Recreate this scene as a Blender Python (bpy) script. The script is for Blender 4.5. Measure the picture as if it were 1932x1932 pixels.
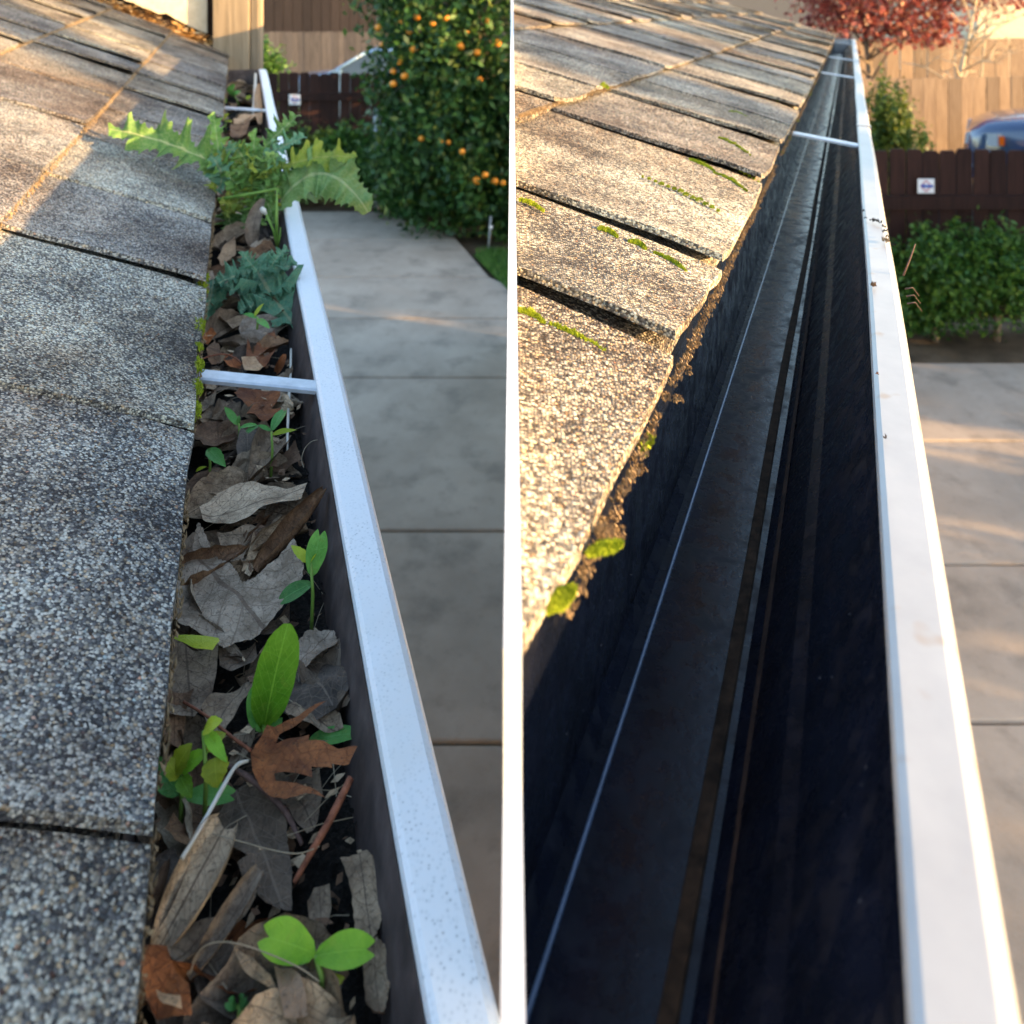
import bpy, bmesh, math, random
import numpy as np
from mathutils import Vector, Matrix, noise
for o in list(bpy.data.objects): bpy.data.objects.remove(o, do_unlink=True)
S = bpy.context.scene
COL = S.collection
R = math.radians
rnd = random.Random(7)

# ------------------------------------------------------------------ camera
F = 1550.0            # focal length in reference pixels (picture 1932 wide)
CX, HY = 966.0, -30.0 # principal column and horizon row
CAMZ = 3.0
cam = bpy.data.cameras.new('camera'); camo = bpy.data.objects.new('camera', cam); COL.objects.link(camo)
camo.location = (0, 0, CAMZ); camo.rotation_euler = (R(90), 0, 0)
cam.sensor_width = 36; cam.lens = F/1932*36; cam.shift_y = -(966-HY)/1932
cam.clip_start = 0.01; cam.clip_end = 2000
cam.dof.use_dof = True; cam.dof.focus_distance = 0.55; cam.dof.aperture_fstop = 11
S.camera = camo

# ------------------------------------------------------------------ light
SUN_AZ = R(-20)       # measured from +X towards +Y
SUN_EL = R(10.5)
sv = Vector((math.cos(SUN_EL)*math.cos(SUN_AZ), math.cos(SUN_EL)*math.sin(SUN_AZ), math.sin(SUN_EL)))
W = bpy.data.worlds.new('World'); S.world = W; W.use_nodes = True
wn = W.node_tree
sky = wn.nodes.new('ShaderNodeTexSky'); sky.sky_type = 'NISHITA'; sky.sun_disc = False
sky.sun_elevation = SUN_EL; sky.sun_rotation = math.atan2(sv.x, sv.y)
sky.air_density = 1.0; sky.dust_density = 1.2; sky.ozone_density = 1.0
wn.nodes['Background'].inputs['Strength'].default_value = 0.15
wn.links.new(sky.outputs[0], wn.nodes['Background'].inputs['Color'])
sun = bpy.data.lights.new('sun', 'SUN'); sun.energy = 3.0; sun.angle = R(0.5); sun.color = (1.0, 0.62, 0.26)
suno = bpy.data.objects.new('sun', sun); COL.objects.link(suno); suno.location = (30, -15, 20)
suno.rotation_euler = sv.to_track_quat('Z', 'Y').to_euler()
S.view_settings.view_transform = 'Standard'; S.view_settings.look = 'None'
S.view_settings.exposure = 2.62; S.view_settings.gamma = 1
S.render.engine = 'CYCLES'
S.cycles.max_bounces = 7; S.cycles.diffuse_bounces = 3; S.cycles.glossy_bounces = 3; S.cycles.transmission_bounces = 3

# ------------------------------------------------------------------ helpers
WL = {}
def tag(o, label=None, cat=None, group=None, kind=None):
    if label: o['label'] = label
    if cat: o['category'] = cat
    if group: o['group'] = group
    if kind: o['kind'] = kind
    return o
def empty(name, loc, label=None, cat=None, group=None, kind=None):
    o = bpy.data.objects.new(name, None); COL.objects.link(o); o.location = loc; WL[o] = Vector(loc)
    o.empty_display_size = .1
    return tag(o, label, cat, group, kind)
def link(name, me, mat, parent=None, loc=(0, 0, 0)):
    o = bpy.data.objects.new(name, me); COL.objects.link(o)
    WL[o] = Vector(loc)
    if parent is not None:
        o.parent = parent; o.location = Vector(loc)-WL[parent]
    else: o.location = loc
    if mat is not None and len(me.materials) == 0:
        for m in (mat if isinstance(mat, (list, tuple)) else [mat]): me.materials.append(m)
    return o
def mesh(name, V, Fc, smooth=False):
    me = bpy.data.meshes.new(name); me.from_pydata([tuple(v) for v in V], [], [tuple(f) for f in Fc]); me.update()
    if smooth: me.polygons.foreach_set('use_smooth', [True]*len(me.polygons))
    return me
def put(name, V, Fc, mat, parent=None, smooth=False, uv=None):
    """mesh from world-space vertices; origin set at the base centre"""
    A = np.array([tuple(v) for v in V], float)
    c = Vector(((A[:, 0].min()+A[:, 0].max())/2, (A[:, 1].min()+A[:, 1].max())/2, A[:, 2].min()))
    me = mesh(name, A-np.array(c), Fc, smooth)
    if uv is not None:
        ul = me.uv_layers.new(name='UVMap'); li = np.empty(len(me.loops), np.int32); me.loops.foreach_get('vertex_index', li)
        ul.data.foreach_set('uv', np.asarray(uv, float)[li].ravel())
    return link(name, me, mat, parent, c)
def putbm(name, bm, mat, parent=None, smooth=False):
    bm.verts.ensure_lookup_table(); bm.verts.index_update()
    V = [v.co.copy() for v in bm.verts]; Fc = [[v.index for v in f.verts] for f in bm.faces]; bm.free()
    return put(name, V, Fc, mat, parent, smooth)
BOXF = [(0, 3, 2, 1), (4, 5, 6, 7), (0, 1, 5, 4), (1, 2, 6, 5), (2, 3, 7, 6), (3, 0, 4, 7)]
def boxvf(x0, x1, y0, y1, z0, z1):
    return [(x0, y0, z0), (x1, y0, z0), (x1, y1, z0), (x0, y1, z0), (x0, y0, z1), (x1, y0, z1), (x1, y1, z1), (x0, y1, z1)], BOXF
def box(name, x0, x1, y0, y1, z0, z1, mat, parent=None, bev=0.0):
    V, Fc = boxvf(x0, x1, y0, y1, z0, z1)
    if bev <= 0: return put(name, V, Fc, mat, parent)
    bm = bmesh.new(); vs = [bm.verts.new(v) for v in V]
    for f in Fc: bm.faces.new([vs[i] for i in f])
    bmesh.ops.bevel(bm, geom=list(bm.edges), offset=bev, segments=2, affect='EDGES', profile=.5)
    return putbm(name, bm, mat, parent)
class Acc:
    def __init__(s): s.V = []; s.F = []
    def add(s, V, Fc):
        n = len(s.V); s.V += [tuple(v) for v in V]; s.F += [tuple(i+n for i in f) for f in Fc]
    def tube(s, pts, rad, n=6, cap=True):
        pts = [Vector(p) for p in pts]; V = []; Fc = []
        for i, p in enumerate(pts):
            T = (pts[min(i+1, len(pts)-1)]-pts[max(i-1, 0)]).normalized()
            a = T.orthogonal().normalized() if i == 0 else (a-T*a.dot(T)).normalized()
            b = T.cross(a); r = rad[i] if isinstance(rad, (list, tuple)) else rad
            for k in range(n):
                t = 2*math.pi*k/n; V.append(p+a*math.cos(t)*r+b*math.sin(t)*r)
        for i in range(len(pts)-1):
            for k in range(n): Fc.append((i*n+k, i*n+(k+1) % n, (i+1)*n+(k+1) % n, (i+1)*n+k))
        if cap: Fc.append(tuple(range(n))[::-1]); Fc.append(tuple((len(pts)-1)*n+k for k in range(n)))
        s.add(V, Fc)
    def put(s, name, mat, parent=None, smooth=False): return put(name, s.V, s.F, mat, parent, smooth)
def tube(name, pts, rad, mat, parent=None, n=6):
    a = Acc(); a.tube(pts, rad, n); return a.put(name, mat, parent, True)

# pixel -> direction / points --------------------------------------------------
def ray(px, py): return Vector(((px-CX)/F, 1.0, -(py-HY)/F))
def atY(px, py, Y): return Vector((0, 0, CAMZ))+ray(px, py)*Y
def atZ(px, py, z):
    r = ray(px, py); return Vector((0, 0, CAMZ))+r*((z-CAMZ)/r.z)
class Site:
    """a sloping eave with its roof and gutter; Y runs away from the camera, u up the slope (negative: out over the gutter)"""
    def __init__(s, vx, vy, ex, he, tan):
        s.d = Vector(((vx-CX)/F, 1.0, -(vy-HY)/F)); s.vy = vy
        k = math.hypot(s.d.x, 1); s.p = Vector((-1/k, s.d.x/k, 0)); s.k = k
        s.O = Vector((ex, 0, CAMZ-he)); s.he = he; s.tan = tan
    def pt(s, Y, u, w=0.0): return s.O+s.d*Y+s.p*u+Vector((0, 0, w))          # level offset
    def roof(s, Y, u, w=0.0): return s.pt(Y, u, u*s.tan+w)
    def pix(s, px, py, h): return atY(px, py, F*h/(py-s.vy))                  # point on a plane h below the eye
    def onroof(s, px, py, w=0.0):
        a = s.roof(0, 0, w); n = (s.roof(1, 0, w)-a).cross(s.roof(0, 1, w)-a); r = ray(px, py); o = Vector((0, 0, CAMZ))
        return o+r*((a-o).dot(n)/r.dot(n))
    def yu(s, P):
        q = P-s.O; u = q.x*s.p.x+q.y*s.p.y
        return (q.y-s.p.y*u), u
A = Site(450, -80, -.0355, .355, .445)
B = Site(1604, 15, -.0967, .200, .290)
CUT = .003

# ------------------------------------------------------------------ materials
MT = {}
def newmat(name, rough=.7, spec=.3, metal=0.0):
    m = bpy.data.materials.new(name); m.use_nodes = True; nt = m.node_tree; b = nt.nodes['Principled BSDF']
    b.inputs['Roughness'].default_value = rough; b.inputs['Specular IOR Level'].default_value = spec; b.inputs['Metallic'].default_value = metal
    MT[name] = m; return m, nt, b
def nd(nt, t, **kw):
    n = nt.nodes.new(t)
    for k, v in kw.items():
        if k in n.inputs: n.inputs[k].default_value = v
        else: setattr(n, k, v)
    return n
def pos(nt): return nd(nt, 'ShaderNodeNewGeometry').outputs['Position']
def noi(nt, co, scale, detail=4, rough=.6, dist=0):
    n = nd(nt, 'ShaderNodeTexNoise', Scale=scale, Detail=detail, Roughness=rough, Distortion=dist)
    if co: nt.links.new(co, n.inputs['Vector'])
    return n.outputs['Fac']
def vor(nt, co, scale, feature='F1'):
    n = nd(nt, 'ShaderNodeTexVoronoi', Scale=scale); n.feature = feature
    nt.links.new(co, n.inputs['Vector']); return n
def ramp(nt, fac, stops, interp='LINEAR'):
    n = nd(nt, 'ShaderNodeValToRGB'); n.color_ramp.interpolation = interp; cr = n.color_ramp
    while len(cr.elements) < len(stops): cr.elements.new(.5)
    for e, (p, c) in zip(cr.elements, stops):
        e.position = p; e.color = (*c, 1) if not isinstance(c, (int, float)) else (c, c, c, 1)
    nt.links.new(fac, n.inputs['Fac']); return n.outputs['Color']
def mix(nt, fac, a, b, mode='MIX'):
    n = nd(nt, 'ShaderNodeMix'); n.data_type = 'RGBA'; n.blend_type = mode
    for i, v in ((0, fac), (6, a), (7, b)):
        if isinstance(v, (int, float)): n.inputs[i].default_value = v
        elif isinstance(v, tuple): n.inputs[i].default_value = (*v, 1)
        else: nt.links.new(v, n.inputs[i])
    return n.outputs[2]
def mth(nt, op, a, b=0.0, c=0.0):
    n = nd(nt, 'ShaderNodeMath'); n.operation = op
    for i, v in enumerate((a, b, c)):
        if isinstance(v, (int, float)): n.inputs[i].default_value = v
        else: nt.links.new(v, n.inputs[i])
    return n.outputs[0]
def bump(nt, b, h, strength=.5, dist=.01):
    n = nd(nt, 'ShaderNodeBump', Strength=strength, Distance=dist); nt.links.new(h, n.inputs['Height']); nt.links.new(n.outputs[0], b.inputs['Normal'])
def col(nt, b, c): nt.links.new(c, b.inputs['Base Color'])
def stretch(nt, sc):
    n = nd(nt, 'ShaderNodeMapping'); n.inputs['Scale'].default_value = sc; nt.links.new(pos(nt), n.inputs['Vector']); return n.outputs[0]

# granule shingle
def shingle_mat(name, tint):
    m, nt, b = newmat(name, .9, .15); p = pos(nt)
    v = vor(nt, p, 640); sep = nd(nt, 'ShaderNodeSeparateColor'); nt.links.new(v.outputs['Color'], sep.inputs[0])
    big = noi(nt, p, 9, 3); mid = noi(nt, p, 55, 3)
    x = mth(nt, 'ADD', sep.outputs[0], mth(nt, 'MULTIPLY', mth(nt, 'SUBTRACT', big, .5), 1.25))
    x = mth(nt, 'ADD', x, mth(nt, 'MULTIPLY', mth(nt, 'SUBTRACT', mid, .5), .5))
    c = ramp(nt, x, [(0, (.035, .034, .036)), (.25, (.065, .064, .068)), (.42, (.115, .117, .125)), (.58, (.165, .165, .16)), (.70, (.26, .23, .185)), (.82, (.30, .305, .295)), (1, (.44, .43, .39))])
    warm = ramp(nt, sep.outputs[1], [(0, (1, 1, 1)), (.80, (1, 1, 1)), (.9, (1.0, .74, .5)), (.97, (.72, .9, 1.0)), (1, (1, .55, .4))])
    c = mix(nt, 1.0, c, warm, 'MULTIPLY')
    gap = ramp(nt, v.outputs['Distance'], [(0, 1), (.45, 1), (.8, .22)])
    c = mix(nt, .7, c, gap, 'MULTIPLY')
    st_ = ramp(nt, noi(nt, stretch(nt, (1.2, 1, 1)), 4.5, 5, .65), [(.36, (.70, .60, .53)), (.5, (1, .97, .93)), (.66, (1.16, 1.2, 1.2))]); c = mix(nt, 1.0, c, st_, 'MULTIPLY')
    oi = nd(nt, 'ShaderNodeObjectInfo')
    t = ramp(nt, oi.outputs['Random'], [(0, (.78, .78, .84)), (.35, (1.0, 1.0, 1.0)), (.7, (.90, .83, .76)), (1, (1.12, 1.14, 1.1))])
    c = mix(nt, 1.0, c, t, 'MULTIPLY'); c = mix(nt, 1.0, c, tint, 'MULTIPLY')
    col(nt, b, c)
    h = mth(nt, 'ADD', mth(nt, 'MULTIPLY', v.outputs['Distance'], -1.0), mth(nt, 'MULTIPLY', sep.outputs[2], .9))
    bump(nt, b, h, .8, .0016)
    return m
SH = shingle_mat('shingle_granules', (1.34, 1.30, 1.24))
SHB = shingle_mat('shingle_granules_sunlit', (1.55, 1.48, 1.35))  # paler, warmer copy; sunlight on this roof is put into the tint

def simple(name, stops, scale, rough=.7, spec=.3, bs=.3, bd=.004, detail=5, sc=None, metal=0, bscale=None):
    m, nt, b = newmat(name, rough, spec, metal); p = pos(nt) if sc is None else stretch(nt, sc)
    f = noi(nt, p, scale, detail); col(nt, b, ramp(nt, f, stops))
    if bs: bump(nt, b, f if bscale is None else noi(nt, p, bscale, 4), bs, bd)
    return m
DECK = simple('roof_deck_wood', [(.3, (.06, .035, .02)), (.7, (.20, .12, .06))], 60)
WHITE, nt, b = newmat('white_gutter_paint', .42, .45)
p = pos(nt); sp = vor(nt, p, 430); dirt = noi(nt, p, 14, 5); fine = noi(nt, p, 300, 3)
c = ramp(nt, mth(nt, 'ADD', mth(nt, 'MULTIPLY', sp.outputs['Distance'], .9), mth(nt, 'MULTIPLY', dirt, .55)), [(.27, (.34, .34, .35)), (.40, (.66, .665, .67)), (.7, (.74, .74, .745))])
c = mix(nt, ramp(nt, noi(nt, p, 6, 4), [(.58, 0), (.75, .35)]), c, (.62, .58, .50))
col(nt, b, c); bump(nt, b, fine, .12, .0006)
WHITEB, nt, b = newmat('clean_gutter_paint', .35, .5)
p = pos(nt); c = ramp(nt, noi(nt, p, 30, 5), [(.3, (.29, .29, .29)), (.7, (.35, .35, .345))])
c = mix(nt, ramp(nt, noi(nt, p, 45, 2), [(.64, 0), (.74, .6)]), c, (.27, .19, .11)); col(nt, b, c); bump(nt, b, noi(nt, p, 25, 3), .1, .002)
STRAP = simple('galvanised_strap', [(.3, (.38, .40, .43)), (.7, (.52, .54, .58))], 90, .38, .5, .15, .0005, metal=.35)
TROUGHA = simple('dirty_trough_metal', [(.3, (.035, .026, .024)), (.55, (.075, .055, .05)), (.8, (.13, .10, .09))], 60, .7, .3, .4, .001)
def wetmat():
    m, nt, b = newmat('wet_sky_tinted_metal', .22, .15)
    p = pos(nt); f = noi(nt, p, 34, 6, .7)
    col(nt, b, ramp(nt, f, [(.35, (.002, .0028, .006)), (.6, (.004, .0055, .012)), (.8, (.010, .011, .018))]))  # blue sky reflection and the recess's shade put into a near-black navy
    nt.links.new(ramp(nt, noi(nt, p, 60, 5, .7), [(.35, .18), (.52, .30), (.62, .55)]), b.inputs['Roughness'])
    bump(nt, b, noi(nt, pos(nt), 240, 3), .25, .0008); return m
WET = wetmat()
RIB = simple('sealant_bead', [(.3, (.02, .04, .08)), (.7, (.05, .085, .16))], 60, .25, .3, .2, .0006)
SILT = simple('dried_silt', [(.35, (.010, .007, .005)), (.7, (.036, .023, .015))], 160, .9, .1, .6, .001)
SEAM = simple('trough_seam', [(.35, (.016, .011, .010)), (.7, (.05, .033, .026))], 120, .5, .4, .3, .001)
SOIL = simple('black_leaf_mould', [(.35, (.006, .005, .004)), (.6, (.02, .016, .013)), (.8, (.06, .05, .04))], 420, .85, .2, .9, .003)
def leafmat(name, lo, hi, spot=(.03, .02, .015), vein=None, rough=.75, trans=0.0, vs=.5, scale=60, veinw=.035, netw=.35):
    m, nt, b = newmat(name, rough, .3); p = pos(nt)
    uv = nd(nt, 'ShaderNodeUVMap').outputs[0]; sx = nd(nt, 'ShaderNodeSeparateXYZ'); nt.links.new(uv, sx.inputs[0])
    f = noi(nt, p, scale, 6, .7); c = ramp(nt, f, [(.36, lo), (.64, hi)])
    c = mix(nt, ramp(nt, noi(nt, p, scale*9, 2), [(.58, 0), (.68, .55)]), c, spot)
    oi = nd(nt, 'ShaderNodeObjectInfo'); c = mix(nt, 1.0, c, ramp(nt, oi.outputs['Random'], [(0, (.62, .62, .66)), (.5, (1, 1, 1)), (1, (1.25, 1.15, 1.0))]), 'MULTIPLY')
    d = mth(nt, 'ABSOLUTE', mth(nt, 'SUBTRACT', sx.outputs[0], .5))
    mid = mth(nt, 'LESS_THAN', d, veinw)
    side = mth(nt, 'ABSOLUTE', mth(nt, 'SUBTRACT', mth(nt, 'FRACT', mth(nt, 'MULTIPLY', mth(nt, 'SUBTRACT', sx.outputs[1], mth(nt, 'MULTIPLY', d, .8)), 7)), .5))
    sv_ = mth(nt, 'MULTIPLY', mth(nt, 'LESS_THAN', side, .035), .6)
    vm = mth(nt, 'MULTIPLY', mth(nt, 'MAXIMUM', mid, sv_), vs)
    c = mix(nt, vm, c, vein or tuple(min(1, q*1.5) for q in hi)); col(nt, b, c)
    net = vor(nt, p, 170, 'DISTANCE_TO_EDGE'); nv = ramp(nt, net.outputs['Distance'], [(0, 1), (.06, 0)])
    c = mix(nt, mth(nt, 'MULTIPLY', nv, netw), c, vein or tuple(q*.5 for q in lo)); col(nt, b, c)
    vm = mth(nt, 'ADD', vm, mth(nt, 'MULTIPLY', nv, netw))
    bump(nt, b, mth(nt, 'ADD', mth(nt, 'MULTIPLY', vm, .8), mth(nt, 'MULTIPLY', noi(nt, p, scale*4, 5, .7), 1.2)), .7, .0016)
    if trans:
        tr = nd(nt, 'ShaderNodeBsdfTranslucent'); nt.links.new(c, tr.inputs['Color']); ms = nd(nt, 'ShaderNodeMixShader'); ms.inputs[0].default_value = trans
        out = nt.nodes['Material Output']; nt.links.new(b.outputs[0], ms.inputs[1]); nt.links.new(tr.outputs[0], ms.inputs[2]); nt.links.new(ms.outputs[0], out.inputs['Surface'])
    return m
DG = leafmat('dead_leaf_grey', (.14, .092, .056), (.38, .275, .18), vs=.75, vein=(.07, .045, .03), veinw=.016)
DL = leafmat('dead_leaf_pale', (.22, .16, .105), (.50, .39, .28), vs=.75, vein=(.11, .07, .045), veinw=.014)
DD = leafmat('dead_leaf_dark', (.045, .034, .026), (.14, .105, .08), vs=.5, vein=(.22, .165, .12), veinw=.016)
DB = leafmat('dead_leaf_brown', (.09, .045, .022), (.25, .14, .075), vs=.5, vein=(.06, .03, .015), veinw=.016)
DR = leafmat('dead_leaf_rust', (.15, .042, .012), (.40, .135, .04), vs=.5, vein=(.10, .028, .01), veinw=.014)
DT = leafmat('dead_leaf_tan', (.34, .20, .11), (.52, .34, .20), vs=.3, vein=(.30, .17, .09))
GB = leafmat('seedling_bright_green', (.10, .28, .014), (.25, .48, .035), (.20, .34, .03), (.30, .55, .06), .45, .3, .5, 20, .02, netw=.12)
GM = leafmat('seedling_mid_green', (.05, .20, .035), (.14, .36, .08), (.12, .24, .05), (.18, .40, .12), .45, .25, .4, 25, .02, netw=.12)
GY = leafmat('seedling_yellow_green', (.30, .42, .02), (.48, .52, .04), (.35, .42, .03), (.40, .46, .05), .5, .3, .5, 25, .02, netw=.12)
TH = leafmat('thistle_green', (.085, .23, .045), (.23, .41, .085), (.07, .2, .06), (.42, .45, .22), .45, .25, .75, 40, .03)
THB = leafmat('thistle_blue_green', (.07, .21, .12), (.17, .36, .20), (.05, .15, .08), (.35, .36, .20), .45, .2, .75, 45, .035)
THY = leafmat('thistle_yellow_green', (.16, .27, .04), (.36, .40, .05), (.15, .28, .04), (.5, .45, .14), .5, .3, .6, 40, .03)
THL = leafmat('thistle_pale_green', (.15, .33, .10), (.30, .44, .13), (.18, .33, .10), (.5, .55, .3), .5, .3, .6, 40, .03)
STEM = simple('green_stem', [(.3, (.10, .20, .03)), (.7, (.20, .32, .06))], 60, .5)
WISP = simple('dry_wisp', [(.3, (.22, .17, .11)), (.7, (.36, .29, .20))], 90, .8)
STRAW = simple('pale_straw', [(.3, (.50, .46, .38)), (.7, (.66, .62, .54))], 90, .7)
TWIG = simple('red_twig_bark', [(.3, (.10, .035, .02)), (.7, (.30, .11, .06))], 300, .8, .2, .6, .0006)
TWIGB = simple('brown_twig_bark', [(.3, (.05, .03, .025)), (.7, (.15, .09, .075))], 300, .8, .2, .6, .0006)
MOSS = simple('green_moss', [(.3, (.10, .14, .008)), (.55, (.26, .31, .018)), (.8, (.42, .44, .05))], 160, .95, .1, .6, .002)
MOSSD = simple('brown_moss', [(.3, (.14, .09, .045)), (.55, (.30, .21, .12)), (.8, (.42, .33, .20))], 170, .95, .1, .6, .002)
def folmat(name, stops, trans=.25, rough=.5):
    m, nt, b = newmat(name, rough, .35); g = nd(nt, 'ShaderNodeNewGeometry')
    c = ramp(nt, g.outputs['Random Per Island'], stops); col(nt, b, c)
    tr = nd(nt, 'ShaderNodeBsdfTranslucent'); nt.links.new(c, tr.inputs['Color']); ms = nd(nt, 'ShaderNodeMixShader'); ms.inputs[0].default_value = trans
    nt.links.new(b.outputs[0], ms.inputs[1]); nt.links.new(tr.outputs[0], ms.inputs[2]); nt.links.new(ms.outputs[0], nt.nodes['Material Output'].inputs['Surface'])
    return m
FOR = folmat('citrus_foliage', [(0, (.012, .045, .012)), (.5, (.03, .09, .02)), (.9, (.07, .15, .028)), (1, (.17, .19, .03))])
FSH = folmat('shrub_foliage', [(0, (.018, .06, .012)), (.5, (.045, .13, .02)), (1, (.12, .22, .03))])
FYE = folmat('golden_shrub_foliage', [(0, (.03, .07, .012)), (.5, (.09, .14, .02)), (1, (.26, .28, .03))])
FRD = folmat('red_autumn_foliage', [(0, (.12, .025, .025)), (.5, (.32, .075, .06)), (.85, (.45, .15, .11)), (1, (.55, .34, .2))], .35)
FDK = folmat('unseen_tree_foliage', [(0, (.02, .05, .015)), (1, (.06, .11, .03))])
BARK = simple('tree_bark', [(.3, (.10, .075, .055)), (.7, (.26, .20, .15))], 30, .9, .2, .6, .01, sc=(3, 3, .6))
PALEBARK = simple('pale_bark', [(.3, (.35, .27, .18)), (.7, (.52, .42, .30))], 30, .9, .2, .4, .006)
def concmat():
    m, nt, b = newmat('concrete', .85, .25); p = pos(nt)
    c = ramp(nt, noi(nt, p, 1.4, 6, .65), [(.3, (.28, .225, .175)), (.7, (.43, .355, .285))])
    c = mix(nt, ramp(nt, noi(nt, p, 3.1, 4), [(.52, 0), (.68, .6)]), c, (.15, .125, .10))
    c = mix(nt, ramp(nt, noi(nt, p, 11, 5, .7), [(.55, 0), (.7, .4)]), c, (.20, .17, .14))
    c = mix(nt, ramp(nt, noi(nt, p, 120, 3), [(.4, 0), (.7, .35)]), c, (.32, .30, .27)); col(nt, b, c)
    bump(nt, b, noi(nt, p, 160, 4), .3, .003); return m
CONC = concmat()
GROUND = simple('bare_earth', [(.3, (.06, .045, .03)), (.7, (.14, .105, .07))], 5, .95, .1, .5, .02)
LAWN = simple('lawn_soil', [(.3, (.02, .05, .01)), (.7, (.05, .11, .02))], 30, .95, .1, .5, .02)
GRASS = folmat('grass_blades', [(0, (.03, .10, .012)), (1, (.09, .22, .03))])
ROAD = simple('asphalt', [(.3, (.035, .035, .037)), (.7, (.06, .06, .062))], 60, .9, .2, .4, .004)
def woodmat(name, lo, hi, rough=.8):
    m, nt, b = newmat(name, rough, .2); p = stretch(nt, (14, 14, .9)); f = noi(nt, p, 3, 6, .65, .6)
    c = ramp(nt, f, [(.3, lo), (.7, hi)]); oi = nd(nt, 'ShaderNodeObjectInfo')
    c = mix(nt, 1.0, c, ramp(nt, oi.outputs['Random'], [(0, (.7, .7, .72)), (1, (1.2, 1.15, 1.1))]), 'MULTIPLY'); col(nt, b, c); bump(nt, b, f, .4, .004); return m
WDK = woodmat('dark_stained_wood', (.018, .009, .008), (.05, .022, .018))
WGY = woodmat('grey_weathered_wood', (.05, .046, .046), (.11, .102, .10))
WTN = woodmat('tan_fence_wood', (.15, .105, .074), (.28, .21, .15))
WBK = woodmat('dark_wall_boards', (.018, .015, .016), (.038, .031, .031))
WPO = woodmat('weathered_board', (.17, .135, .09), (.33, .265, .18))
PAINT = simple('white_trim_paint', [(.3, (.74, .74, .73)), (.7, (.84, .84, .83))], 40, .5, .4, .08, .001)
CREAM = simple('cream_siding', [(.3, (.46, .38, .26)), (.7, (.62, .54, .40))], 25, .8, .2, .3, .003)
STUCCO = simple('stucco_wall', [(.3, (.42, .36, .28)), (.7, (.52, .46, .37))], 40, .9, .2, .4, .004)
BLACKROT = simple('rotten_gap', [(.3, (.015, .01, .008)), (.7, (.05, .03, .02))], 60, .95, .1)
ORANGE = simple('orange_peel', [(.3, (.72, .22, .012)), (.7, (.85, .33, .02))], 30, .4, .5, .2, .002)
CARP, nt, b = newmat('dark_blue_car_paint', .22, .6); b.inputs['Base Color'].default_value = (.02, .045, .11, 1); b.inputs['Coat Weight'].default_value = 1; b.inputs['Coat Roughness'].default_value = .05
CARL, nt, b = newmat('sky_reflecting_car_paint', .22, .6); b.inputs['Base Color'].default_value = (.12, .22, .38, 1); b.inputs['Coat Weight'].default_value = 1; b.inputs['Coat Roughness'].default_value = .05  # same car as the navy one; sky reflection put into paler paint
GLASS, nt, b = newmat('car_glass', .06, .8); b.inputs['Base Color'].default_value = (.03, .045, .06, 1)
TYRE = simple('tyre_rubber', [(.3, (.012, .012, .012)), (.7, (.03, .03, .03))], 40, .9)
RIM, nt, b = newmat('wheel_rim', .3, .5, .9); b.inputs['Base Color'].default_value = (.5, .5, .52, 1)
LENS, nt, b = newmat('headlight_lens', .08, .8); b.inputs['Base Color'].default_value = (.35, .37, .40, 1)
AMBER, nt, b = newmat('amber_lens', .2, .6); b.inputs['Base Color'].default_value = (.75, .13, .01, 1)
SIGNW, nt, b = newmat('sign_white', .4, .4); b.inputs['Base Color'].default_value = (.72, .74, .78, 1)
SIGNB, nt, b = newmat('sign_blue', .4, .4); b.inputs['Base Color'].default_value = (.03, .10, .42, 1)
SIGNR, nt, b = newmat('sign_red', .4, .4); b.inputs['Base Color'].default_value = (.42, .06, .12, 1)
GALV = simple('galvanised_post', [(.3, (.22, .25, .29)), (.7, (.34, .37, .41))], 30, .5, .5, .1, .001)
# ================================================================== SETTING
def sheet(name, pts, z, mat, kind='structure', parent=None, th=.02):
    n = len(pts); V = [(x, y, z) for x, y in pts]+[(x, y, z-th) for x, y in pts]
    Fc = [tuple(range(n)), tuple(range(2*n-1, n-1, -1))]+[(i, i+n, (i+1) % n+n, (i+1) % n) for i in range(n)]
    o = put(name, V, Fc, mat, parent); 
    if kind: o['kind'] = kind
    return o
sheet('ground', [(-300, -300), (300, -300), (300, 400), (-300, 400)], -.06, GROUND)
sheet('road', [(-30, 13.4), (1.6, 13.4), (1.6, 21.4), (-30, 21.4)], -.03, ROAD)
sheet('road', [(2.2, 8.3), (30, 8.3), (30, 12.5), (2.2, 12.5)], -.03, ROAD)
lawn = sheet('lawn', [(.4, 7.2), (.4, 9.0), (-.25, 9.3), (-.42, 9.1), (0.0, 7.95), (.2, 7.2)], .01, LAWN)
# concrete driveway, slab by slab
dw = empty('driveway', (0, 3, 0), kind='structure')
def slab(poly):
    bm = bmesh.new(); vs = [bm.verts.new((x, y, 0)) for x, y in poly]; f = bm.faces.new(vs)
    if f.normal.z < 0: f.normal_flip()
    r = bmesh.ops.extrude_face_region(bm, geom=[f]); 
    for e in r['geom']:
        if isinstance(e, bmesh.types.BMVert): e.co.z -= .10
    bm.normal_update(); up = [f for f in bm.faces if f.normal.z > .9]
    bmesh.ops.recalc_face_normals(bm, faces=list(bm.faces))
    top = [e for e in bm.edges if all(v.co.z > -.01 for v in e.verts)]
    bmesh.ops.bevel(bm, geom=top, offset=.012, segments=2, affect='EDGES', profile=.5)
    for v in bm.verts: v.co.z += .004*noise.noise(v.co*1.3)
    putbm('slab', bm, CONC, dw)
def clipright(y):   # right-hand edge of the drive beyond the citrus bed
    if y <= 7.9: return .25
    if y <= 9.75: return -.05+(y-7.9)/1.85*(-.62)
    return -.67+(y-9.75)/1.1*(-1.1)
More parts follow.
